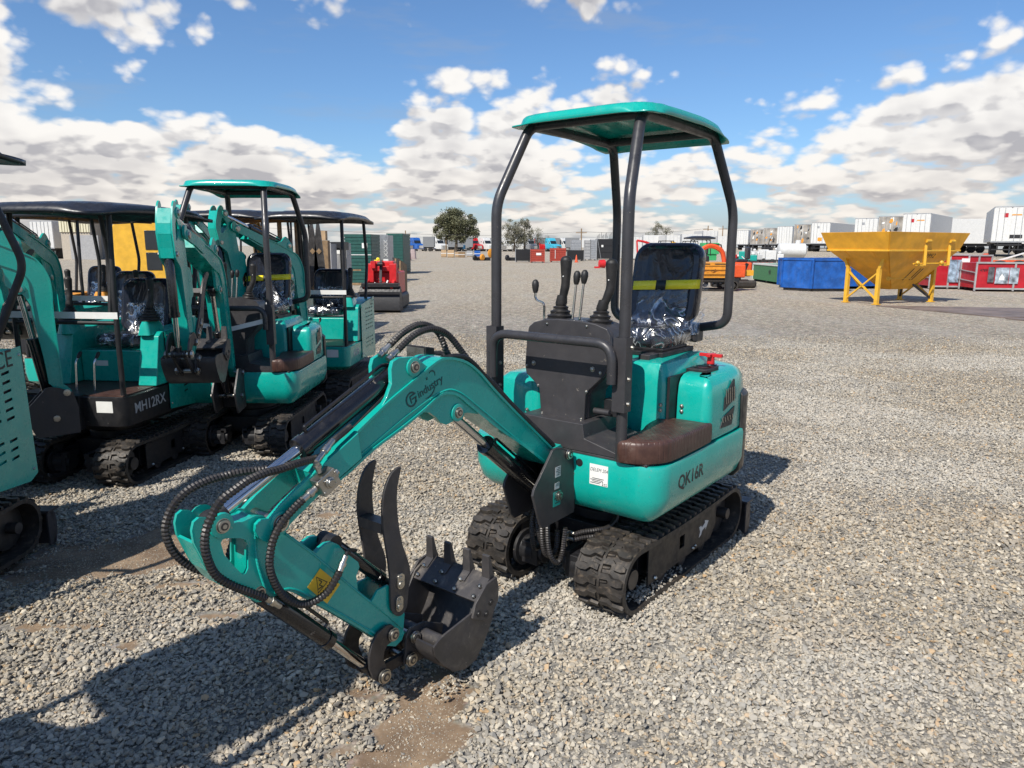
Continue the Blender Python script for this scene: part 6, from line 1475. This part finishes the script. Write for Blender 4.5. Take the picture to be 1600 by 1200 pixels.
# --- trees
def leafmat(name, c0, c1):
    m, k, p = new_mat(name); g = k.n('ShaderNodeNewGeometry'); at_ = k.n('ShaderNodeObjectInfo')
    n = k.noise(g.outputs['Position'], .9, 4, .6); n2 = k.noise(g.outputs['Position'], 7, 2, .6)
    c = k.mix(k.rng(n, .35, .65), c0, c1); c = k.mix(k.rng(n2, .4, .7, 0, .5), c, tuple(x * 1.7 for x in c1)); k.put(p.inputs['Base Color'], c); p.inputs['Roughness'].default_value = .7
    return m
LF = leafmat('olive_leaves', (.055, .062, .030), (.12, .118, .060)); LF2 = leafmat('dusty_leaves', (.085, .083, .050), (.16, .15, .10)); BARK = mat('tree_bark', (.12, .095, .07), .9, var=.3, scale=2)
def tree(label, u, v_top, v_base, wpx, d, lobes, leaf=LF, seed=1, n=2600, name='eucalyptus_tree', bare=.0):
    rr = random.Random(seed); H_ = EYE + (384.5 - v_top) / FPX * d; Wd = wpx / FPX * d; root = empty(name, label, 'tree', gp(u, d), 0, 'trees beyond the yard')
    tr = MB(); tr.tube([(0, 0, 0), (.2, .1, H_ * .2), (-.1, 0, H_ * .45), (.1, 0, H_ * .7)], [H_ * .035, H_ * .028, H_ * .02, H_ * .008], 8)
    cr = MB(); vs = []; fs = []
    for (lx, lz, lr, lw) in lobes:                   # fractions of width / height
        cx, cz, r_ = lx * Wd, lz * H_, lr * H_
        tr.tube([(0, 0, H_ * .25), (cx * .5, rr.uniform(-1, 1), (H_ * .25 + cz) / 2), (cx, rr.uniform(-1, 1), cz)], [H_ * .018, H_ * .012, H_ * .004], 6)
        cl = [(rr.gauss(0, .45), rr.gauss(0, .45), rr.gauss(0, .45)) for _ in range(14)]
        for i in range(int(n * lw)):
            a = rr.choice(cl); q = Vector((a[0] + rr.gauss(0, .22), a[1] + rr.gauss(0, .22), a[2] + rr.gauss(0, .20)))
            if q.length > 1.15: q = q / q.length * rr.uniform(.9, 1.15)
            c = Vector((cx + q.x * r_ * 1.05, q.y * r_ * .9, cz + q.z * r_)); s = rr.uniform(.12, .34) * H_ / 16
            e1 = Vector((rr.gauss(0, 1), rr.gauss(0, 1), rr.gauss(0, 1))).normalized(); e2 = e1.orthogonal().normalized()
            o_ = len(vs); vs += [c - e1 * s, c + e2 * s * .6, c + e1 * s, c - e2 * s * .6]; fs.append((o_, o_ + 1, o_ + 2, o_ + 3))
    tr.build('trunk', BARK, root); me = bpy.data.meshes.new('crown'); me.from_pydata([tuple(v) for v in vs], [], fs); me.materials.append(leaf); o = bpy.data.objects.new('crown', me); COL.objects.link(o); o.parent = root
tree('big round olive green tree above the red truck', 712, 321, 383, 62, 190, [(-.12, .72, .22, 1.2), (.12, .62, .26, 1.3), (.02, .80, .16, .8), (-.28, .45, .20, .9), (.30, .42, .22, 1.0), (.0, .40, .26, 1.2), (-.42, .60, .12, .4), (.35, .62, .14, .5)], seed=3, n=2600)
tree('rounded olive tree left in the group right of the tube', 803, 344, 383, 34, 210, [(-.15, .72, .24, 1), (.15, .60, .28, 1), (-.2, .4, .26, 1), (.25, .35, .24, .8)], LF2, 5, 1400)
tree('tallest tree of the group right of the tube', 819, 342, 383, 22, 212, [(0, .8, .18, 1), (.05, .58, .24, 1), (-.1, .38, .25, 1)], LF2, 6, 1300)
tree('thin dark tree at the right of the group', 840, 353, 383, 24, 214, [(0, .75, .22, .6), (.25, .5, .25, .6), (-.2, .45, .24, .6)], LF, 7, 700)
tree('grey green tree behind the small roll frames', 1024, 347, 380, 20, 220, [(0, .8, .2, 1), (-.15, .55, .26, 1), (.15, .45, .26, 1)], LF2, 8, 900); tree('smaller grey green tree right of its twin', 1040, 351, 380, 14, 222, [(0, .75, .22, 1), (.1, .5, .26, 1)], LF2, 9, 800)
for i, (u, vt, w, lb) in enumerate(((686, 352, 12, 'sparse young tree left of the big tree'), (772, 374, 16, 'low bush between the tree groups'), (1050, 372, 12, 'low bush right of the grey green trees'))): tree(lb, u, vt, 383, w, 225, [(0, .7, .25, 1), (.1, .45, .28, 1)], LF2, 20 + i, 400, 'bushy_tree')
# --- poles and wires
PW = []
for (u, vt, d, lb) in ((634, 362, 165, 'wooden utility pole above the blue trucks'), (651, 375, 260, 'distant short utility pole left of the trees'), (908, 358, 150, 'wooden utility pole above the grey racks'), (1105, 353, 170, 'utility pole above the black canopy'), (1128, 353, 190, 'utility pole left of the far roll frame tube'), (697, 346, 200, 'slim pole left of the big tree')):
    H_ = EYE + (384.5 - vt) / FPX * d; p = gp(u, d); root = empty('utility_pole', lb, 'utility pole', p, 0, 'utility poles along the horizon')
    MB().cyl((0, 0, 0), (0, 0, H_), .16, .11, 8).build('pole', WOOD, root); MB().box(-1.1, 1.1, -.06, .06, H_ - .9, H_ - .75).build('cross_arm', WOOD, root); PW.append((p, H_))
def wire(label, a, c):
    (p, h1_), (q, h2_) = a, c; pts = []
    for i in range(13): t = i / 12; v = p.lerp(q, t); pts.append((v.x, v.y, h1_ + (h2_ - h1_) * t - .6 - 2.0 * 4 * t * (1 - t) * .3))
    o = MB().tube(pts, .035, 4).build('power_line', DARKS); tag(o, label, 'power line', 'power lines')
PL, PR = (gp(200, 160), 8.0), (gp(1700, 190), 9.0)
wire('thin power line running left from the pole above the trucks', PL, PW[0]); wire('thin power line between the trucks and the grey racks', PW[0], PW[2]); wire('thin power line between the racks and the black canopy', PW[2], PW[3]); wire('thin power line running right over the trailers', PW[4], PR)

# --- left side: panels, racks, red loader, building
def panel_stack(label, u0, u1, v0, d, m_, dep, n, group=None, vert=False, z0=.1):
    h = EYE + (384.5 - v0) / FPX * d; w = (u1 - u0) / FPX * d; root = empty('panel_stack', label, 'panel stack', gp(u0, d), 0, group)
    MB().box(.03, w - .03, .03, dep, z0, h - .03).build('stack_core', m_, root)
    for i in range(n):
        if vert: x = w * i / n; MB().box(x, x + w / n * .72, -.0, .028, z0, h).build('panel', m_, root)
        else: z = z0 + (h - z0) * i / n; MB().box(0, w, 0, .028, z, z + (h - z0) / n * .86).build('panel', m_, root); MB().box(w - .028, w + .012, .03, dep, z, z + (h - z0) / n * .86).build('panel', m_, root)
    MB().box(0, w, 0, dep, 0, z0 - .01).build('pallet', WOOD, root)
    return root, w, h
r, w, h = panel_stack('dark green panel stack left of the grey one with a white notice', 538, 579, 367, 30, DKGREEN, 2.0, 14, 'panel stacks behind the red loader'); flat(r, 'paper_notice', w * .66, w * .86, h * .72, h * .82, PAPER, -.004); flat(r, 'white_strap', 0, w, h * .585, h * .60, WHITE, -.004); flat(r, 'wood_batten', 0, w * .6, h * .28, h * .31, WOOD, -.004)
r, w, h = panel_stack('galvanised fence panels on end between the green stacks', 578, 606, 368, 33, GALV, 1.6, 16, 'panel stacks behind the red loader', True)
g = MB(); 
for i in range(4): g.bar((w * .76, -.02, h * (.88 - .09 * i)), (w * .97, -.02, h * (.80 - .09 * i)), .02, .02, (0, 1, 0)); g.bar((w * .97, -.02, h * (.88 - .09 * i)), (w * .76, -.02, h * (.80 - .09 * i)), .02, .02, (0, 1, 0))
g.build('lattice', PAPER, r); flat(r, 'paper_notice', w * .72, w * .99, .4, h * .48, PAPER, -.004)
panel_stack('tall dark green panel stack beside the open lane', 604, 629, 366, 42, DKGREEN, 3.0, 14, 'panel stacks behind the red loader')
for (u0, u1, v0, d, lb) in ((497, 517, 381, 22, 'grey steel rack with a white label behind the rear seat'), (524, 541, 380, 24, 'grey steel rack touching the green panels')):
    r, w, h = panel_stack(lb, u0, u1, v0, d, LTGREY, .8, 9, 'grey racks by the green panels', True); flat(r, 'paper_notice', w * .1, w * .8, h * .78, h * .92, PAPER, -.004)
p = gp(513, 23); simple('black_shelf', 'black shelf top joining the two grey racks', 'shelf', MB().box(-.1, .5, -.1, .6, 1.45, 1.7).box(0, .08, 0, .5, 0, 1.45).box(.35, .43, 0, .5, 0, 1.45), BLACKM, p)
for (u0, v0, d, w_, h_, lb, m_) in ((496, 363, 16, .18, .22, 'small brown cardboard box on top of the dark attachments', CARD),):
    p = gp(u0, d); simple('cardboard_box', lb, 'box', MB().box(0, w_, 0, w_, EYE + (384.5 - v0 - 14) / FPX * d, EYE + (384.5 - v0) / FPX * d), m_, p)
    simple('crate_pillar', 'narrow plank pillar carrying the small cardboard box', 'pillar', MB().box(-.02, .22, .0, .2, 0, EYE + (384.5 - v0 - 14.3) / FPX * d), WOOD, p)
for i, (u, lb) in enumerate(((481, 'pointed dark steel fork standing upright, the left one'), (491, 'pointed dark steel fork standing upright, the right one'))):
    p = gp(u, 12.2); o = MB().prism([(-.02, 0), (.15, 0), (.16, 1.2), (.11, 1.80), (.085, 1.96), (.05, 1.96), (.02, 1.75), (-.02, 1.2)], 'y', 0, .04).build('steel_fork', DARKS); o.location = p; tag(o, lb, 'fork', 'upright steel forks')
    b_ = MB().prism([(.07 - .05, .9), (.07, .95), (.12, .9), (.07, .85)], 'y', -.01, -.001).build('fork_plate', WOOD, o); b2 = MB().prism([(.03, 1.5), (.075, 1.55), (.12, 1.5), (.075, 1.45)], 'y', -.01, -.001).build('fork_plate', WOOD, o)
p = gp(437, 13); root = empty('timber_crate', 'open brown timber crate frame behind the black roofs', 'crate', p, R(20))
for x in (0, .30): 
    for y in (0, .6): MB().box(x, x + .05, y, y + .05, 0, 2.08).build('post', WOOD, root)
MB().box(-.02, .37, 0, .05, 2.081, 2.12).box(-.02, .37, .6, .65, 2.081, 2.12).box(0, .05, .051, .599, 2.081, 2.12).box(.30, .35, .051, .599, 2.081, 2.12).build('top_rail', WOOD, root)
def loader():
    p = gp(558, 17.7); root = empty('mini_loader', 'red stand-on track loader with a black bucket on the gravel', 'loader', p, R(0))
    MB().box(.10, .88, .55, 1.7, .40, .95).box(.2, .78, .5, .9, .95, 1.22).build('body', REDM, root, bevel=.03); MB().box(.12, .30, .40, .56, .70, 1.16).build('arm_tower', REDM, root, bevel=.02); MB().box(.68, .86, .40, .56, .70, 1.16).build('arm_tower', REDM, root, bevel=.02)
    MB().box(.3, .68, .42, .52, .98, 1.10).build('hood_panel', REDM, root, bevel=.01); MB().bar((.30, .4, 1.05), (.30, .4, 1.22), .1, .1).build('lamp_bracket', REDM, root)
    MB().bar((.48, .30, .70), (.48, .45, 1.25), .06, .06).cyl((.42, .3, 1.15), (.54, .3, 1.15), .05).build('tilt_ram', BLACKM, root); MB().bar((.48, .28, .55), (.48, .34, .85), .03, .03).bar((.40, .30, .78), (.6, .30, .70), .03, .02).build('ram_rod', CHROME, root)
    for x in (.14, .78): MB().bar((x, 0.10, .55), (x + .02, 1.0, .98), .06, .14).build('lift_arm', REDM, root)
    MB().prism([(.0, .40), (-.02, .05), (.10, .0), (.50, .02), (.34, .50), (.2, .62), (.12, .60)], 'x', 0, .99).build('bucket', BLACKM, root, bevel=.008); MB().box(-.01, 1.0, -.06, -.03, .44, .50).build('bucket_lip', BLACKM, root)
    MB().box(.05, .95, .05, .30, .60, .70).build('hitch_plate', BLACKM, root, bevel=.01)
    for x in (.02, .76): MB().box(x, x + .20, .60, 1.9, .0, .42).build('crawler_track', RUBBER, root, bevel=.12)
    MB().tube(smooth_pts([(.35, .3, .7), (.30, .25, .62), (.42, .2, .60), (.6, .25, .64), (.65, .35, .75)], 4), .02).build('hydraulic_hose', PAPER, root)
loader()
p = gp(590, 19.5); simple('yellow_hook', 'small yellow lifting hook hanging above the red loader', 'hook', MB().ball((0, 0, 1.24), .05).box(-.10, .12, -.03, .03, 1.18, 1.225), YTAPE, p)
p = gp(612, 20.0); root = empty('timber_board_stack', 'brown boards leaning beside the red loader', 'boards', p, R(-3))
for i in range(4): MB().prism([(0, 0), (.9, 0), (.88, 1.22 - .05 * i), (.05, 1.28 - .03 * i)], 'x', i * .06, i * .06 + .045).build('board', WOOD if i % 2 else DARKS, root)
for (u0, u1, v0, v1, m_, lb) in ((624, 634, 385, 408, HOPY, 'yellow wrapped pallet load beside the green stack'), (632, 641, 392, 407, mat('pink_wrap', (.5, .2, .2), .6), 'pink wrapped load on the gravel'), (640, 649, 390, 405, mat('grey_pink_wrap', (.36, .28, .27), .6), 'grey pink wrapped load nearest the open lane')):
    d = EYE * FPX / (v1 - 384.5); w = (u1 - u0) / FPX * d; h = EYE - (v0 - 384.5) / FPX * d; simple('pallet_load', lb, 'pallet load', MB().loft([[(x, y, z) for x, y in round_rect(0 + o, w - o, o, w - o, w * .2)] for z, o in ((.1, 0), (h * .6, .02), (h, w * .15))]).box(0, w, 0, w, 0, .09), m_, gp(u0, d), 0, 'wrapped loads beside the lane')
# buildings far left
def shed(label, u0, u1, v0, d, m_, dep=12, ribs=0, rz=0, top=None, group=None):
    h = EYE + (384.5 - v0) / FPX * d; w = (u1 - u0) / FPX * d; root = empty('warehouse', label, 'building', gp(u0, d), rz, group)
    MB().box(0, w, 0, dep, 0, h).build('wall', m_, root)
    if top: hh = h * .62; MB().box(-.05, w + .05, -.09, -.01, hh, h + .05).build('upper_cladding', top, root)
    for i in range(ribs): x = w * (i + .5) / ribs; MB().box(x - .08, x + .08, -.16, -.091, h * .62, h).build('cladding_rib', top or m_, root)
    MB().box(-.2, w + .2, -.2, dep + .2, h + .051, h + .25).build('roof', LTGREY, root)
    MB().box(w * .3, w * .3 + 3, -.12, -.012, 0, min(3.2, h * .55)).build('roller_door', LTGREY, root)
shed('pale warehouse with cream ribbed upper wall at the far left', 97, 142, 341, 78, TAN, 14, 11, 0, CREAM); shed('brown grey warehouse wall right of the cream one', 143, 192, 344, 80, TAN, 14, 0, R(4))
trailer('cream trailer seen through the left roof posts', gp(50, 82), R(88), 9, 0, 'trailers at the far left'); shed('low pale shed at the left edge of the yard', -60, 46, 374, 110, CREAM, 10)
# yellow cab excavator
def cabexc():
    p = gp(176, 14.0); root = empty('cab_excavator', 'yellow excavator with a glazed cab behind the front row', 'excavator', p, R(4))
    MB().prism([(0, .9), (0, 1.92), (.10, 2.06), (.98, 2.14), (1.12, 2.05), (1.14, .9)], 'y', 0, 1.1).build('cab_shell', YEL, root, bevel=.03)
    for (x0, x1, z0, z1) in ((.60, .88, 1.50, 1.86), (.60, .88, 1.12, 1.45)): MB().box(x0, x1, -.012, .01, z0, z1).build('window', GLASSD, root, bevel=.004)
    MB().loft([[(x, y, z) for x, y in round_rect(.05 + o, 1.15 - o, .05 + o, 1.05 - o, .1)] for z, o in ((2.13, 0), (2.22, .05))]).build('roof_panel', LTGREY, root)
    MB().box(-.1, 1.9, .05, 1.6, .55, .9).box(1.16, 1.9, .1, 1.5, .9, 1.2).build('engine_body', YEL, root, bevel=.06); MB().cyl((.6, .8, .35), (.6, .8, .55), .5).build('slew_ring', BLACKM, root)
    for y in (-.1, 1.3): MB().box(-.5, 1.9, y, y + .35, 0, .42).build('crawler_track', RUBBER, root, bevel=.15)
cabexc()
simple('grey_mast', 'pointed grey steel blade standing behind the yellow cab', 'blade', MB().prism([(0, 0), (.3, 0), (.28, 1.5), (-.12, 2.15), (-.16, 2.15), (-.05, 1.5)], 'y', 0, .05), LTGREY, gp(203, 15.2))
